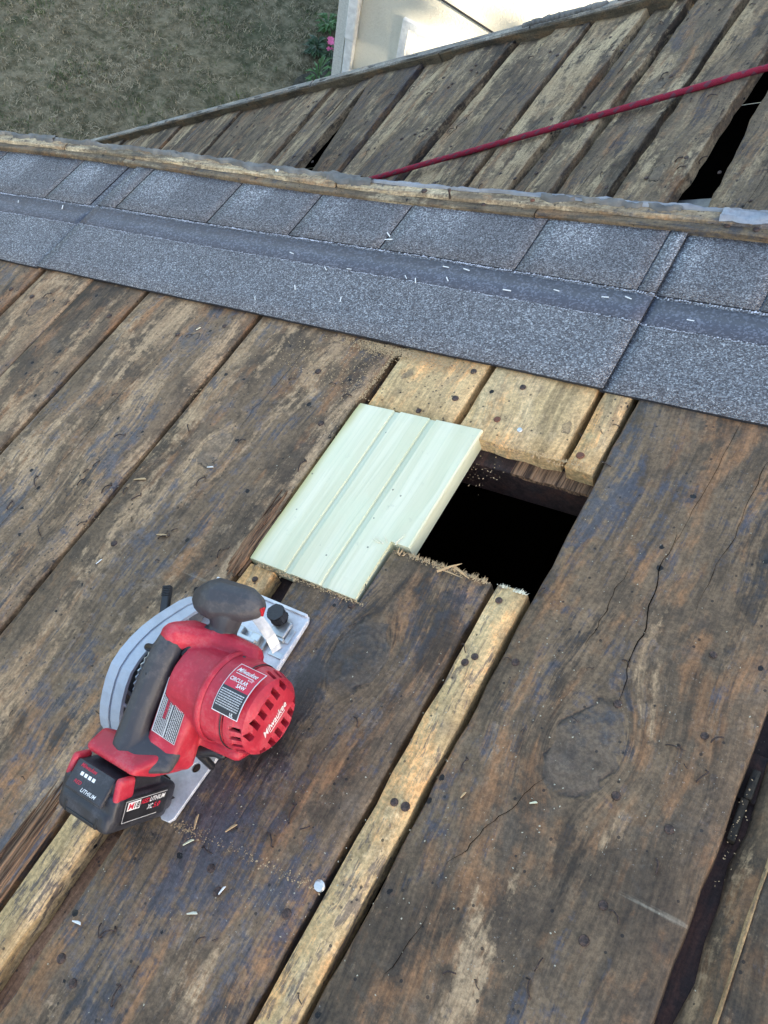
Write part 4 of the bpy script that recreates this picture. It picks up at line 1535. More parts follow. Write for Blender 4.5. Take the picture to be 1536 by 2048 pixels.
def letter(items, mp, mat, name, parent, rects=()):
    """items: (text, x, y, height, width or None, shear, bold) on a 2D sheet mapped to 3D by mp"""
    V, F = [], []
    for (s, x, y, h, wd, sh, bo_) in items:
        v, f, w = text2d(s, h / .7, sh, bo_)
        k = (wd / w) if wd else 1
        o_ = len(V)
        V += [mp(x + a * k, y + b) for a, b in v]
        F += [tuple(i + o_ for i in q) for q in f]
    for (x0, y0, x1, y1) in rects:
        n = max(1, int((x1 - x0) / .004)) if name == 'lab' else 4
        m = 6 if abs(y1 - y0) > .004 else 1
        for i in range(n):
            for j in range(m):
                o_ = len(V)
                xa, xb = x0 + (x1 - x0) * i / n, x0 + (x1 - x0) * (i + 1) / n
                ya, yb = y0 + (y1 - y0) * j / m, y0 + (y1 - y0) * (j + 1) / m
                V += [mp(xa, ya), mp(xb, ya), mp(xb, yb), mp(xa, yb)]
                F.append((o_, o_ + 1, o_ + 2, o_ + 3))
    me = from_py(name, V, F)
    me.transform(Matrix.Translation(-SO))
    return mesh_obj(name, me, mat, parent)


def tiny_lines(x0, x1, y0, y1, rows, r):
    out = []
    for k in range(rows):
        y = y1 - (y1 - y0) * (k + .5) / rows
        x = x0
        while x < x1 - .0006:
            w = r.uniform(.0008, .0028)
            out.append((x, y - (y1 - y0) / rows * .24, min(x + w, x1), y + (y1 - y0) / rows * .24))
            x += w + .0004
    return out


# motor label wraps round the top of the motor: x along u, y along the circumference
LR = .0418


def mp_motor(lift):
    def f(x, y):
        a = (y / LR)
        r = LR + lift
        return Vector((-.4435 + x, MV + r * math.sin(a), MNN + r * math.cos(a)))
    return f


y0, y1 = -.0245, .0245
mp = mp_motor(0)
lab = letter([], mp_motor(.0002), M_white, 'motor_label', saw, [(0, y0, .0295, y1)])
letter([], mp_motor(.0004), M_labelred, 'label_panel', lab, [(.0008, -.0008, .0287, y1 - .0008)])
letter([], mp_motor(.0004), M_labeldark, 'label_panel', lab, [(.0008, y0 + .0008, .0287, -.0008)])
r_ = random.Random(5)
letter([('Milwaukee', .003, .0150, .0048, .0225, .35, .012), ('CIRCULAR', .0030, .0052, .0036, .0195, 0, .02), ('SAW', .0135, .0008, .0034, .0095, 0, .02), ('6-1/2"', .0195, .0102, .0022, .006, 0, .01)],
       mp_motor(.0007), M_white, 'lettering', lab, [(.004, .0128, .024, .0134)])
letter([], mp_motor(.0007), M_labelgrey, 'lettering', lab, tiny_lines(.002, .027, -.019, -.003, 8, r_))
letter([('UL', .020, -.0228, .0028, .004, 0, .02)], mp_motor(.0008), M_white, 'lettering', lab)
# name on the end cap: x along v, y along n
letter([('Milwaukee', -.0195, -.0040, .0072, .039, .35, .012)], lambda x, y: Vector((-.4054, MV + x * .9, MNN + y)), M_white, 'lettering', cap, [(-.012, -.0066, .014, -.0058)])
# warning label on the body
A0, B0, C0 = Vector((-.503, .117, .1000)), Vector((-.478, .116, .0930)), Vector((-.499, .072, .0815))
ex_, ey_ = (B0 - A0), (C0 - A0)
lw_, lh_ = ex_.length, ey_.length
nn_ = ex_.cross(ey_).normalized()
if nn_.z < 0:
    nn_ = -nn_


def mp_warn(l):
    return lambda x, y: A0 + ex_ * (x / lw_) + ey_ * ((lh_ - y) / lh_) + nn_ * (l + .001)


wl = letter([], mp_warn(.0), M_labelgrey, 'warning_label', saw, [(0, 0, lw_, lh_)])
letter([], mp_warn(.0003), M_labeldark, 'label_panel', wl, [(lw_ * .52, .0006, lw_ - .0006, lh_ - .0006)])
letter([], mp_warn(.0003), M_labelred, 'label_panel', wl, [(lw_ * .25, lh_ * .3, lw_ * .36, lh_ * .9)])
# its text runs along the body
def mp_warn90(l):
    g = mp_warn(l)
    return lambda x, y: g(y, x)
letter([], mp_warn90(.0005), M_labeldark, 'lettering', wl, tiny_lines(.001, lh_ - .001, .001, lw_ * .48, 7, r_))
letter([], mp_warn90(.0006), M_labelgrey, 'lettering', wl, tiny_lines(.001, lh_ - .001, lw_ * .56, lw_ - .001, 6, r_))
# battery side label: x along the pack, y up from its foot
def mp_bs(l):
    return lambda x, y: Bm @ Vector((.0352 + l, x, y))
bl_ = letter([], mp_bs(.0002), M_black, 'side_label', bt, [(.008, -.030, .062, -.006)])
letter([], mp_bs(.0005), M_labelgrey, 'label_outline', bl_, [(.0095, -.0285, .052, -.0278), (.0095, -.0278, .0101, -.008), (.0095, -.0085, .060, -.0079)])
letter([], mp_bs(.0005), M_white, 'label_panel', bl_, [(.0125, -.0175, .0275, -.0095)])
letter([('M', .0132, -.0162, .0056, .0065, .1, .03)], mp_bs(.0008), M_labelred, 'lettering', bl_)
letter([('18', .0202, -.0162, .0056, .0065, .1, .03)], mp_bs(.0008), M_labeldark, 'lettering', bl_)
letter([('RED', .0285, -.0142, .0042, .0098, .25, .02), ('5.0', .045, -.0215, .0046, .0085, .25, .02)], mp_bs(.0007), M_labelred, 'lettering', bl_)
letter([('LITHIUM', .0388, -.0142, .0042, .019, .25, .02), ('XC', .0375, -.0215, .0046, .007, .25, .02)], mp_bs(.0007), M_white, 'lettering', bl_)
# gauge panel marks
def mp_g(l):
    return lambda x, y: Mg @ Vector((x, -.0016 - l, y))
letter([('LITHIUM', -.004, -.0135, .0034, .019, .25, .01)], mp_g(.0002), M_white, 'lettering', gauge, [(-.013 + .005 * k, -.002, -.0095 + .005 * k, .0012) for k in range(4)])
letter([('Milwaukee', -.017, .0045, .0036, .020, .35, .01), ('RED', -.0155, -.0095, .003, .009, .25, .01)], mp_g(.0002), M_labelred, 'lettering', gauge)
# joint lines of the housing halves
for pts_ in ([(-.462, MV + .0408 * math.sin(a), MNN + .0408 * math.cos(a)) for a in [-1.3 + .1 * k for k in range(27)]],
             [(-.4335, MV + .0398 * math.sin(a), MNN + .0398 * math.cos(a)) for a in [-1.9 + .1 * k for k in range(39)]],
             [(-.4995, .074, .0745), (-.4985, .09, .079), (-.498, .105, .0855), (-.4965, .118, .0975)],
             [(-.541, .0335, .0745), (-.52, .033, .0765), (-.487, .0335, .0755)]):
    v_, f_ = tube(pts_, .0006, 5)
    spart('joint_line', from_py('joint_line', v_, f_, True), M_labeldark)
# housing screws
for (u, v, n_) in ((-.500, .160, .1065), (-.474, .168, .0945), (-.486, .050, .075), (-.474, .066, .0655), (-.520, .109, .1075), (-.452, .163, .0925)):
    bm = bmesh.new()
    hull(bm, [((u, v, n_), .0022)])
    spart('screw', bm, M_labeldark, smooth=True)

# ------------------------------------------------------------------ dust, chips, debris
def flakes(name, pts, smin, smax, mat, label, M=MA):
    n = len(pts)
    a = rng.uniform(0, 2 * np.pi, n)
    s = rng.uniform(smin, smax, n)
    asp = rng.uniform(.25, 1, n)
    V = np.zeros((n, 4, 3))
    for k, (cx_, cy_) in enumerate(((-1, -1), (1, -.7), (.8, 1), (-.9, .6))):
        x, y = cx_ * s, cy_ * s * asp
        V[:, k, 0] = pts[:, 0] + x * np.cos(a) - y * np.sin(a)
        V[:, k, 1] = pts[:, 1] + x * np.sin(a) + y * np.cos(a)
        V[:, k, 2] = pts[:, 2] + rng.uniform(0, 1, n) * s * .8
    me = bpy.data.meshes.new(name)
    me.vertices.add(n * 4)
    me.vertices.foreach_set('co', V.reshape(-1))
    me.loops.add(n * 4)
    me.loops.foreach_set('vertex_index', np.arange(n * 4))
    me.polygons.add(n)
    me.polygons.foreach_set('loop_start', np.arange(n) * 4)
    me.polygons.foreach_set('loop_total', np.full(n, 4))
    me.update()
    me.validate()
    o = mesh_obj(name, me, mat, None, M)
    props(o, kind='stuff', label=label)
    return o


def line_pts(p, q, n, sd, z=.0012, pw=1.0):
    t = rng.random(n) ** pw
    P_ = np.array(p)[None] * (1 - t[:, None]) + np.array(q)[None] * t[:, None]
    P_ = P_ + rng.normal(0, sd, (n, 2))
    return np.concatenate([P_, np.full((n, 1), z)], 1)


def blob_pts(c, sd, n, z=.0012):
    P_ = np.array(c)[None] + rng.normal(0, 1, (n, 2)) * np.array(sd)[None]
    return np.concatenate([P_, np.full((n, 1), z)], 1)


pts = np.concatenate([line_pts((-.475, .018), (-.32, .036), 170, .003), line_pts((-.475, .018), (-.45, .022), 90, .002), blob_pts((-.60, .626), (.035, .006), 3200, .0016), blob_pts((-.66, .58), (.05, .03), 1000), blob_pts((-.52, .622), (.03, .006), 1200, .0016),
                      blob_pts((-.60, .54), (.008, .03), 220), line_pts((-.57, .286), (-.43, .2885), 420, .0015), line_pts((-.43, .358), (-.32, .359), 260, .002), line_pts((-.414, .53), (-.28, .526), 400, .0018), line_pts((-.585, .62), (-.588, .54), 500, .002),
                      blob_pts((-.82, .48), (.01, .006), 60), blob_pts((-.84, .27), (.012, .01), 90), blob_pts((-.405, .50), (.02, .012), 70, -.018), blob_pts((-.5, .62), (.012, .02), 80)])
pts = pts[~((pts[:, 0] > -.585) & (pts[:, 0] < -.415) & (pts[:, 1] > .292) & (pts[:, 1] < .535))]
pts = pts[pts[:, 1] < .632]
flakes('sawdust', pts, .0002, .0009, M_chipt, 'tan sawdust gathered below the shingle edge and along the saw cuts')
pts = np.concatenate([blob_pts((-.42, .05), (.09, .09), 190), blob_pts((-.22, .3), (.07, .12), 200), blob_pts((-.75, .35), (.2, .14), 260), blob_pts((-.25, .1), (.12, .1), 110)])
pts = pts[~((pts[:, 0] > -.585) & (pts[:, 0] < -.27) & (pts[:, 1] > .29) & (pts[:, 1] < .53))]
pts = pts[pts[:, 1] < .625]
flakes('wood_crumbs', pts, .00025, .0008, M_crumb, 'pale crumbs of wood sprinkled over the stained planks')
chips = [((-.717, .382), .0045, .3, 'small whitish wood chip left of the new plank', M_white), ((-.799, .334), .009, .35, 'long tan wood chip lying beside a plank seam', M_chipt),
         ((-.902, .587), .0035, .8, 'tiny cube of pale wood near the shingle edge', M_chip), ((-.765, .216), .004, 1.1, 'white chip lying on the blue stained spot above the saw', M_white),
         ((-.711, .276), .008, .2, 'thin straw-like splinter by the dark knot left of the new plank', M_chipt),
         ((-.187, .18), .003, .5, 'pale green chip below the large knot of the wide plank', M_green), ((-.244, .16), .003, 1.2, 'orange speck of wood on the wide plank beside the slat', M_chipt),
         ((-.457, .03), .0065, 1.9, 'brown curled chip just in front of the saw plate tail', M_chipt), ((-.422, .041), .006, 1.0, 'brown sliver below the motor of the saw', M_chipt),
         ((-.397, -.006), .004, 1.3, 'white curled chip below the dust line', M_white), ((-.505, -.092), .005, .2, 'white curl of wood at the bottom left', M_white), ((-.41, -.034), .005, .5, 'small pale curved shaving at the bottom', M_chip),
         ((-.452, .012), .0055, .9, 'pale green flake beside the tip of the saw plate', M_green)]
for (p, s, a, l, m) in chips:
    bm = bmesh.new()
    hull(bm, [((-s, 0, .001), .0006), ((s * .6, s * .15, .0012), .0009), ((s, -s * .1, .0022), .0004), ((0, s * .22, .0008), .0007)])
    o = mesh_obj('wood_chip', bm_mesh(bm, 'wood_chip'), m, None, MA @ Matrix.Translation(Vector((p[0], p[1], .0006))) @ Matrix.Rotation(a, 4, 'Z'))
    props(o, label=l, category='wood chip', group='wood chips scattered on the planks')
# debris in the right-hand gap
bm = bmesh.new()
add_box(bm, (-.0425, .225, -.026), (-.0360, .262, -.015), .0012)
add_box(bm, (-.0415, .262, -.026), (-.0345, .288, -.014), .0012)
o = mesh_obj('gap_debris', bm_mesh(bm, 'gap_debris'), M_trim, deck)
woodprops(o, .4, .5, .28)
o['kind'] = 'stuff'
flakes('gap_dust', blob_pts((-.038, .232), (.003, .02), 35, -.0115), .0003, .0008, M_chipt, 'pale crumbs caught in the dark gap of the right-hand planks')

# ------------------------------------------------------------------ own house walls below the roofs
def stucco():
    N = NT('cream_stucco')
    tc = N.n('ShaderNodeTexCoord').outputs['Object']
    a = N.noise(tc, 1.3, 4)
    b = N.noise(tc, 55, 5, .7)
    col = N.mix(N.ramp(a, .3, .7), (.66, .63, .53), (.75, .73, .63))
    col = N.mix(N.math('MULTIPLY', N.ramp(b, .45, .7), .25), col, (.5, .47, .38))
    return N.out(col, .85, b, .8, .01, spec=.2)


M_cream = stucco()
GZ = -5.4
hw = thing('house_walls', 'stucco walls of the house under the two roofs', 'house', Matrix.Translation(Vector((-1, 0, GZ))))


def wall_part(pts, axis, a0, a1):
    bm = bmesh.new()
    prism(bm, pts, axis, a0, a1)
    me = bm_mesh(bm, 'wall')
    me.transform(Matrix.Translation(Vector((1, 0, -GZ))))
    mesh_obj('wall', me, M_cream, hw)


def zA(x, d=.14):
    return x * math.tan(TH) - d / math.cos(TH)


nBw = (MB.to_3x3() @ Vector((0, 0, 1)))
pB = MB @ Vector((0, 0, -.30))


def zB(x, y):
    return pB.z - (nBw.x * (x - pB.x) + nBw.y * (y - pB.y)) / nBw.z


xl, xr = -3.05, 2.05
prof = [(xl, GZ), (xr, GZ), (xr, zA(xr)), (xl, zA(xl))]
wall_part(prof, 1, -1.15, -1.05)
profB = [(xl, GZ), (.3, GZ), (.3, zB(.3, 1.78)), (xl, zB(xl, 1.78))]
wall_part(profB, 1, 1.70, 1.78)
wall_part([(-1.049, GZ), (.9, GZ), (.9, zA(xl)), (-1.049, zA(xl))], 0, xl, xl + .1)
wall_part([(.9, GZ), (1.699, GZ), (1.699, zB(xl, 1.2) - .05), (.9, zB(xl, 1.2) - .05)], 0, xl, xl + .1)
wall_part([(-1.049, GZ), (1.0, GZ), (1.0, zA(xr)), (-1.049, zA(xr))], 0, xr - .1, xr)
wall_part([(1.001, GZ), (1.699, GZ), (1.699, zB(.3, 1.3)), (1.001, zB(.3, 1.3))], 0, .2, .3)
wall_part([(.3, GZ), (xr - .101, GZ), (xr - .101, zA(xr - .1)), (.3, zA(.3))], 1, .90, .95)
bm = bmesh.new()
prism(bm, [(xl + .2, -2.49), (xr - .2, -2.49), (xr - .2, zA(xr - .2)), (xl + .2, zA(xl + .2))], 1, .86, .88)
me = bm_mesh(bm, 'blackout_plate')
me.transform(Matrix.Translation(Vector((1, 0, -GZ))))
mesh_obj('blackout_plate', me, M_void, hw)  # added black plate that hides the lit wall behind the hole
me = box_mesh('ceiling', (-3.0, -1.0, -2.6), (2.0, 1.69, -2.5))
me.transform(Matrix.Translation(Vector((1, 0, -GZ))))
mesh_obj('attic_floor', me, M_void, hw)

# ------------------------------------------------------------------ neighbouring house
NB = thing('neighbour_house', 'cream stucco house wall with sun patches beyond the roof', 'house', Matrix.Translation(Vector((-3.395, 6, GZ))))
X0, Z0 = -3.395, GZ


def nb_box(name, lo, hi, mat, par=NB, bev=0.0):
    me = box_mesh(name, (lo[0] - X0, lo[1] - 6, lo[2] - Z0), (hi[0] - X0, hi[1] - 6, hi[2] - Z0), bev)
    return mesh_obj(name, me, mat, par)


wx0, wx1, wz0, wz1 = -2.795, -1.75, -5.02, -4.09
bm = bmesh.new()
vs = []
for (a, b, c_, d) in ((X0, wx0, Z0, -1.5), (wx1, 4.0, Z0, -1.5), (wx0, wx1, wz1, -1.5), (wx0, wx1, Z0, wz0)):
    add_box(bm, (a - X0, 0, c_ - Z0), (b - X0, .25, d - Z0))
bmesh.ops.remove_doubles(bm, verts=bm.verts, dist=.0001)
mesh_obj('wall', bm_mesh(bm, 'wall'), M_cream, NB)
nb_box('side_wall', (X0, 6.25, Z0), (X0 + .25, 11, -1.5), M_cream)
M_wtrim = simple('white_trim', (.78, .79, .78), .45, sc=20, bump=.1)
M_glass = NT('window_glass')
M_glass = M_glass.out((.05, .06, .07), .06, spec=.8)
M_curtain = simple('pale_curtain', (.62, .6, .52), .8, sc=12)
wf = nb_box('window', (wx0 + .07, 6.06, wz0 + .07), (wx1 - .07, 6.07, wz1 - .07), M_curtain)
for (a, b, c_, d) in ((wx0 - .012, wx0 + .055, wz0 - .01, wz1 + .01), (wx1 - .055, wx1 + .012, wz0 - .01, wz1 + .01)):
    nb_box('window_frame', (a, 5.965, c_), (b, 6.10, d), M_wtrim, wf, .004)
for (c_, d) in ((wz1 - .055, wz1 + .0095), (wz0 - .0095, wz0 + .055)):
    nb_box('window_frame', (wx0 + .056, 5.966, c_), (wx1 - .056, 6.10, d), M_wtrim, wf, .004)
nb_box('window_sash', (wx0 + .056, 6.0, wz0 + .056), (wx0 + .095, 6.05, wz1 - .056), M_wtrim, wf, .003)
nb_box('window_sash', (wx0 + .096, 6.0, wz1 - .095), (wx1 - .056, 6.05, wz1 - .056), M_wtrim, wf, .003)
nb_box('window_sash', (wx0 + .50, 6.0, wz0 + .056), (wx0 + .53, 6.05, wz1 - .096), M_wtrim, wf, .003)
dp = nb_box('downspout', (-3.285, 5.925, -4.48), (-3.195, 5.998, -1.6), M_wtrim, NB, .012)
nb_box('downspout_foot', (-3.279, 5.935, GZ + .1), (-3.201, 5.998, -4.47), M_wtrim, dp, .010)
nb_box('corner_board', (X0 - .004, 5.985, Z0), (X0 + .085, 5.999, -1.5), simple('pale_corner', (.60, .6, .56), .8, sc=60, bump=.5), NB)
V_, F_ = tube([(-3.18, 5.955, -3.70), (-2.47, 5.955, -3.77), (-1.98, 5.955, -3.815), (-1.2, 5.955, -3.84), (0, 5.955, -3.86), (1.2, 5.955, -3.82), (3.2, 5.955, -3.6)], .008, 6)
o = mesh_obj('cable', from_py('cable', V_, F_, True), M_black, None)
props(o, label='thin black cable running along the cream stucco wall above the window', category='cable')

# ------------------------------------------------------------------ ground
def ground_mat():
    N = NT('dry_lawn_soil')
    tc = N.n('ShaderNodeTexCoord').outputs['Object']
    a = N.noise(tc, 1.6, 5, .65)
    b = N.noise(tc, 11, 5, .7)
    c = N.noise(tc, 60, 3, .7)
    col = N.mix(N.ramp(b, .35, .65), (.095, .088, .052), (.25, .22, .145))
    col = N.mix(N.math('MULTIPLY', N.ramp(a, .5, .68), .6), col, (.045, .06, .032))
    return N.out(col, .9, N.math('ADD', b, c), .8, .03, spec=.1)


n = 180
xs = np.linspace(-9, 0, n)
ys = np.linspace(1.5, 11, n)
V, F = [], []
for j in range(n):
    for i in range(n):
        x, y = xs[i], ys[j]
        V.append((x, y, GZ + .03 * noise.noise((x * .9, y * .9, 0)) + .018 * noise.noise((x * 6, y * 6, 3))))
for j in range(n - 1):
    for i in range(n - 1):
        a = j * n + i
        F.append((a, a + 1, a + n + 1, a + n))
M_ground = ground_mat()
g = mesh_obj('lawn_ground', from_py('lawn_ground', V, F, True), M_ground)
g['kind'] = 'structure'
g2 = mesh_obj('ground', from_py('ground', [(-200, -200, GZ - .06), (200, -200, GZ - .06), (200, 200, GZ - .06), (-200, 200, GZ - .06)], [(0, 1, 2, 3)]), M_ground)
g2['kind'] = 'structure'


def grass_mat(name, c1, c2):
    N = NT(name)
    tc = N.n('ShaderNodeTexCoord').outputs['Object']
    a = N.noise(tc, 2.2, 4, .6)
    w = N.n('ShaderNodeTexWhiteNoise', {'Vector': N.n('ShaderNodeVectorMath', {0: tc, 1: (.05, .05, .05)}, operation='SNAP').outputs[0]}).outputs[0]
    f = N.math('ADD', N.math('MULTIPLY', a, .7), N.math('MULTIPLY', w, .5))
    return N.out(N.mix(N.ramp(f, .4, .85), c1, c2), .75, spec=.15)


def blades(name, n, xr_, yr_, dens, hmin, hmax, wdt, mat, label, lie=.8):
    P_ = np.stack([rng.uniform(*xr_, n), rng.uniform(*yr_, n)], 1)
    keep = np.array([dens(x, y) for x, y in P_])
    P_ = P_[rng.random(len(P_)) < keep]
    n = len(P_)
    z = np.array([GZ + .03 * noise.noise((x * .9, y * .9, 0)) + .018 * noise.noise((x * 6, y * 6, 3)) for x, y in P_])
    an = rng.uniform(0, 2 * np.pi, n)
    h = rng.uniform(hmin, hmax, n)
    ln = rng.uniform(.2, lie * 1.5, n)
    dx, dy = np.cos(an), np.sin(an)
    V = np.zeros((n, 5, 3))
    base = np.stack([P_[:, 0], P_[:, 1], z - .004], 1)
    side = np.stack([-dy, dx, 0 * dx], 1) * (wdt * rng.uniform(.6, 1.4, n))[:, None]
    mid = base + np.stack([dx * ln * h * .4, dy * ln * h * .4, h * .6], 1)
    tip = base + np.stack([dx * ln * h, dy * ln * h, h * (.95 - .35 * ln)], 1)
    V[:, 0], V[:, 1], V[:, 2], V[:, 3], V[:, 4] = base - side, base + side, mid + side * .8, mid - side * .8, tip
    me = bpy.data.meshes.new(name)
    me.vertices.add(n * 5)
    me.vertices.foreach_set('co', V.reshape(-1))
    idx = np.arange(n)[:, None] * 5
    quads = (idx + np.array([0, 1, 2, 3]))
    tris = (idx + np.array([3, 2, 4]))
    loops = np.concatenate([quads, tris], 1).reshape(-1)
    me.loops.add(len(loops))
    me.loops.foreach_set('vertex_index', loops)
    st = (np.arange(n)[:, None] * 7 + np.array([0, 4])).reshape(-1)
    tt = np.tile([4, 3], n)
    me.polygons.add(n * 2)
    me.polygons.foreach_set('loop_start', st)
    me.polygons.foreach_set('loop_total', tt)
    me.update()
    me.validate()
    o = mesh_obj(name, me, mat)
    props(o, kind='stuff', label=label)
    return o


def inbed(x, y):
    return x > -3.8 + .12 * noise.noise((y * 3, 0, 0)) and y > 5.6


def d_dry(x, y):
    if inbed(x, y) or x > -1.5:
        return 0
    f = .55 + 1.1 * noise.noise((x * 5, y * 5, 2)) + .6 * noise.noise((x * 1.3, y * 1.3, 7))
    return max(.05, min(1, f))


def d_green(x, y):
    if inbed(x, y) or x > -1.5:
        return 0
    f = .05 + 1.5 * noise.noise((x * 2.3, y * 2.3, 12)) + .8 * noise.noise((x * 9, y * 9, 3))
    return max(.03, min(1, f))


M_gdry = grass_mat('dry_grass', (.155, .135, .085), (.37, .32, .215))
M_ggrn = grass_mat('green_grass', (.055, .085, .035), (.13, .16, .065))
blades('dry_grass', 110000, (-7.2, -1.5), (3.2, 9.0), d_dry, .015, .05, .0028, M_gdry, 'dry pale grass of the patchy lawn below the roofs', 1.6)
blades('green_grass', 60000, (-7.2, -1.5), (3.2, 9.0), d_green, .02, .05, .0032, M_ggrn, 'green tufts growing through the dry lawn')
# garden bed beside the neighbouring wall
bed = []
nb_, mb_ = 16, 60
V, F = [], []
for j in range(mb_ + 1):
    for i in range(nb_ + 1):
        y = 5.62 + 4.2 * j / mb_
        x = -3.8 + .12 * noise.noise((y * 3, 0, 0)) + (.4 if y > 6 else 1.1) * i / nb_
        V.append((x, y, GZ + .03 * noise.noise((x * .9, y * .9, 0)) + .035 + .03 * noise.noise((x * 9, y * 9, 3))))
for j in range(mb_):
    for i in range(nb_):
        a = j * (nb_ + 1) + i
        F.append((a, a + 1, a + nb_ + 2, a + nb_ + 1))
b_ = mesh_obj('bed_soil', from_py('bed_soil', V, F, True), simple('bed_earth', (.06, .055, .04), .95, sc=20, var=.5, bump=1.0))
b_['kind'] = 'structure'
M_stone = simple('garden_stone', (.24, .22, .2), .85, sc=30, bump=.6)
for k, (y, sz, lab_) in enumerate(((6.15, .035, 'roundish grey stone at the near end of the flower bed'), (6.62, .022, 'small brown stone halfway along the flower bed edge'), (7.2, .03, 'pale stone lying at the far end of the flower bed'))):
    bm = bmesh.new()
    s = sz
    hull(bm, [((0, 0, 0), s * .7), ((s, .3 * s, 0), s * .5), ((.2 * s, s, .1 * s), s * .45), ((-.6 * s, .2 * s, .2 * s), s * .4)])
    o = mesh_obj('border_stone', bm_mesh(bm, 'border_stone'), M_stone, None, Matrix.Translation(Vector((-3.72 - .05 * (k % 2), y, GZ + .05))) @ Matrix.Rotation(k * 1.3, 4, 'Z'))
    props(o, label=lab_, category='stone')
M_leaf = simple('plant_leaf', (.055, .13, .035), .5, sc=8, var=.4)
M_leafd = simple('plant_leaf_dark', (.03, .065, .028), .55, sc=8, var=.4)
M_pink = simple('pink_petal', (.75, .16, .34), .5, sc=20)


def leaf(bm, p, d, L, w, droop=.4):
    p = Vector(p)
    d = Vector(d).normalized()
    s = d.cross(Vector((0, 0, 1))).normalized() * w
    q = p + d * L * .5 + Vector((0, 0, .02 * L))
    t = p + d * L - Vector((0, 0, droop * L))
    vs = [bm.verts.new(x) for x in (p, q + s, t, q - s, q - Vector((0, 0, w * .4)))]
    bm.faces.new((vs[0], vs[1], vs[4]))
    bm.faces.new((vs[1], vs[2], vs[4]))
    bm.faces.new((vs[2], vs[3], vs[4]))
    bm.faces.new((vs[3], vs[0], vs[4]))


def plant(loc, h, nl, label, mat, flower=False, L=.12, w=.02, spread=.5):
    T_ = thing('flowering_plant' if flower else 'leafy_plant', label, 'plant', Matrix.Translation(Vector(loc)))
    bm = bmesh.new()
    for k in range(nl):
        a = k * 2.4
        z = h * random.uniform(.1, .95)
        leaf(bm, (0.03 * math.cos(a) * random.random(), .03 * math.sin(a), z), (math.cos(a) * spread, math.sin(a) * spread, random.uniform(.2, .9)), L * random.uniform(.6, 1.2), w)
    mesh_obj('leaves', bm_mesh(bm, 'leaves'), mat, T_)
    v_, f_ = tube([(0, 0, -.02), (.01, 0, h * .5), (0, .01, h)], .005, 5)
    mesh_obj('stem', from_py('stem', v_, f_), mat, T_)
    if flower:
        for (fx, fy, fz) in ((0, 0, h), (.05, .03, h * .93), (-.03, .05, h * .97), (.02, -.04, h * .9)):
            bm = bmesh.new()
            for k in range(7):
                a = k * .9
                leaf(bm, (fx, fy, fz), (math.cos(a), math.sin(a), .5), .042, .018, .2)
            mesh_obj('flower', bm_mesh(bm, 'flower'), M_pink, T_)


plant((-3.66, 6.42, GZ + .03), .34, 26, 'pink flowering plant growing at the corner of the cream house', M_leafd, True)
plant((-3.60, 6.12, GZ + .03), .30, 34, 'bright green strappy plant below the pink flowers', M_leaf, False, .2, .014)
plant((-3.75, 6.95, GZ + .03), .25, 34, 'dark leafy plant behind the pink flowers in the bed', M_leafd, False, .12, .03)
plant((-3.95, 7.5, GZ + .03), .3, 40, 'dark green bushy plant at the far end of the bed', M_leafd, False, .13, .03)
plant((-3.6, 7.25, GZ + .03), .45, 30, 'tall green plant against the side wall in the bed', M_leaf, False, .22, .012)
for (x_, y_, l_, m_) in ((-3.9, 6.6, 'low green plant at the middle of the bed edge', M_leafd), (-3.6, 6.7, 'dark plant between the flowers and the hose', M_leafd), (-3.98, 6.95, 'low olive plant spilling from the bed onto the lawn', M_leaf), (-3.7, 7.7, 'dark shrub-like plant at the far end by the wall', M_leafd)):
    plant((x_, y_, GZ + .02), .12, 46, l_, m_, False, .12, .022, 1.2)
V_, F_ = tube([(-3.50, 7.0, GZ + .05), (-3.48, 7.05, GZ + .5), (-3.5, 7.2, GZ + .75), (-3.55, 7.6, GZ + .8)], .013, 8)
o = mesh_obj('garden_hose', from_py('garden_hose', V_, F_, True), simple('teal_hose', (.02, .2, .15), .4))
props(o, label='teal green hose hanging by the corner of the cream house', category='hose')

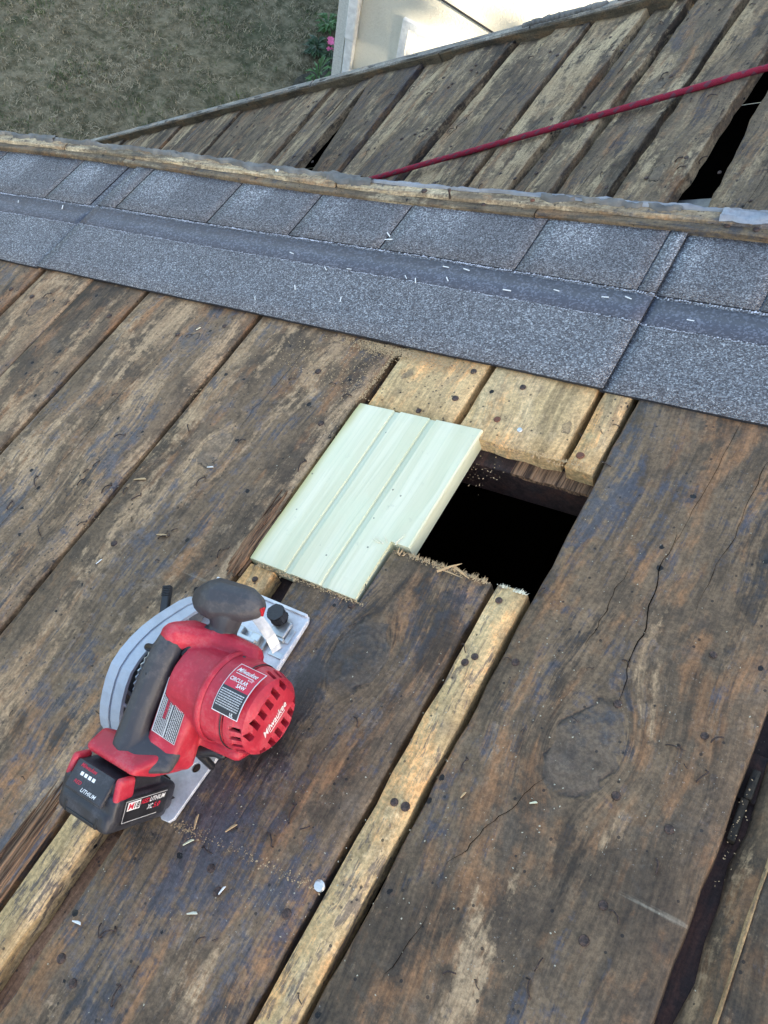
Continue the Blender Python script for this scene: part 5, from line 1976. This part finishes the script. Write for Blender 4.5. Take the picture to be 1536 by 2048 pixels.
# ------------------------------------------------------------------ hedge added out of view, leaves cut away to place the sun dapples
def hedge():
    T_ = thing('hedge', 'tall leafy hedge added out of view between the two houses, thinned to let sun patches through', 'hedge', Matrix.Translation(Vector((1.6, 4, GZ))))
    holes = []
    for (x, z, rx, rz) in ((-1.70, -3.46, .46, .24), (-2.34, -3.76, .28, .20), (-2.42, -4.16, .36, .22), (-3.07, -4.60, .10, .13), (-2.0, -4.1, .3, .24), (-1.2, -3.3, .3, .26)):
        holes.append((Vector((x, 6, z)), rx, rz))
    n = 75000
    X = rng.uniform(1.1, 2.6, n)
    Y = rng.uniform(1.0, 5.7, n)
    Z = rng.uniform(GZ, GZ + 4.6, n)
    # point on the wall plane y=6 reached by the sun ray through each leaf
    t = (6 - Y) / (-sdir.y)
    wx_ = X - sdir.x * t
    wz_ = Z - sdir.z * t
    keep = np.ones(n, bool)
    for (c_, rx, rz) in holes:
        keep &= ((wx_ - c_.x) / rx) ** 2 + ((wz_ - c_.z) / rz) ** 2 > rng.uniform(.65, 1.5, n)
    P_ = np.stack([X, Y, Z], 1)[keep] - np.array([1.6, 4, GZ])
    n = len(P_)
    A = rng.normal(0, 1, (n, 3))
    A /= np.linalg.norm(A, axis=1)[:, None]
    B = np.cross(A, rng.normal(0, 1, (n, 3)))
    B /= np.linalg.norm(B, axis=1)[:, None]
    s = rng.uniform(.04, .075, n)[:, None]
    V = np.stack([P_ - A * s, P_ + B * s * .5, P_ + A * s, P_ - B * s * .5], 1)
    me = bpy.data.meshes.new('foliage')
    me.vertices.add(n * 4)
    me.vertices.foreach_set('co', V.reshape(-1))
    me.loops.add(n * 4)
    me.loops.foreach_set('vertex_index', np.arange(n * 4))
    me.polygons.add(n)
    me.polygons.foreach_set('loop_start', np.arange(n) * 4)
    me.polygons.foreach_set('loop_total', np.full(n, 4))
    me.update()
    me.validate()
    mesh_obj('foliage', me, M_leafd, T_)
    for k in range(6):
        v_, f_ = tube([(.2 * math.sin(k * 2), -1.6 + .65 * k, 0), (.1, -1.6 + .65 * k, 1.8), (-.1, -1.5 + .65 * k, 4.0)], [.05, .035, .012], 7)
        mesh_obj('trunk', from_py('trunk', v_, f_), M_beam, T_)


hedge()
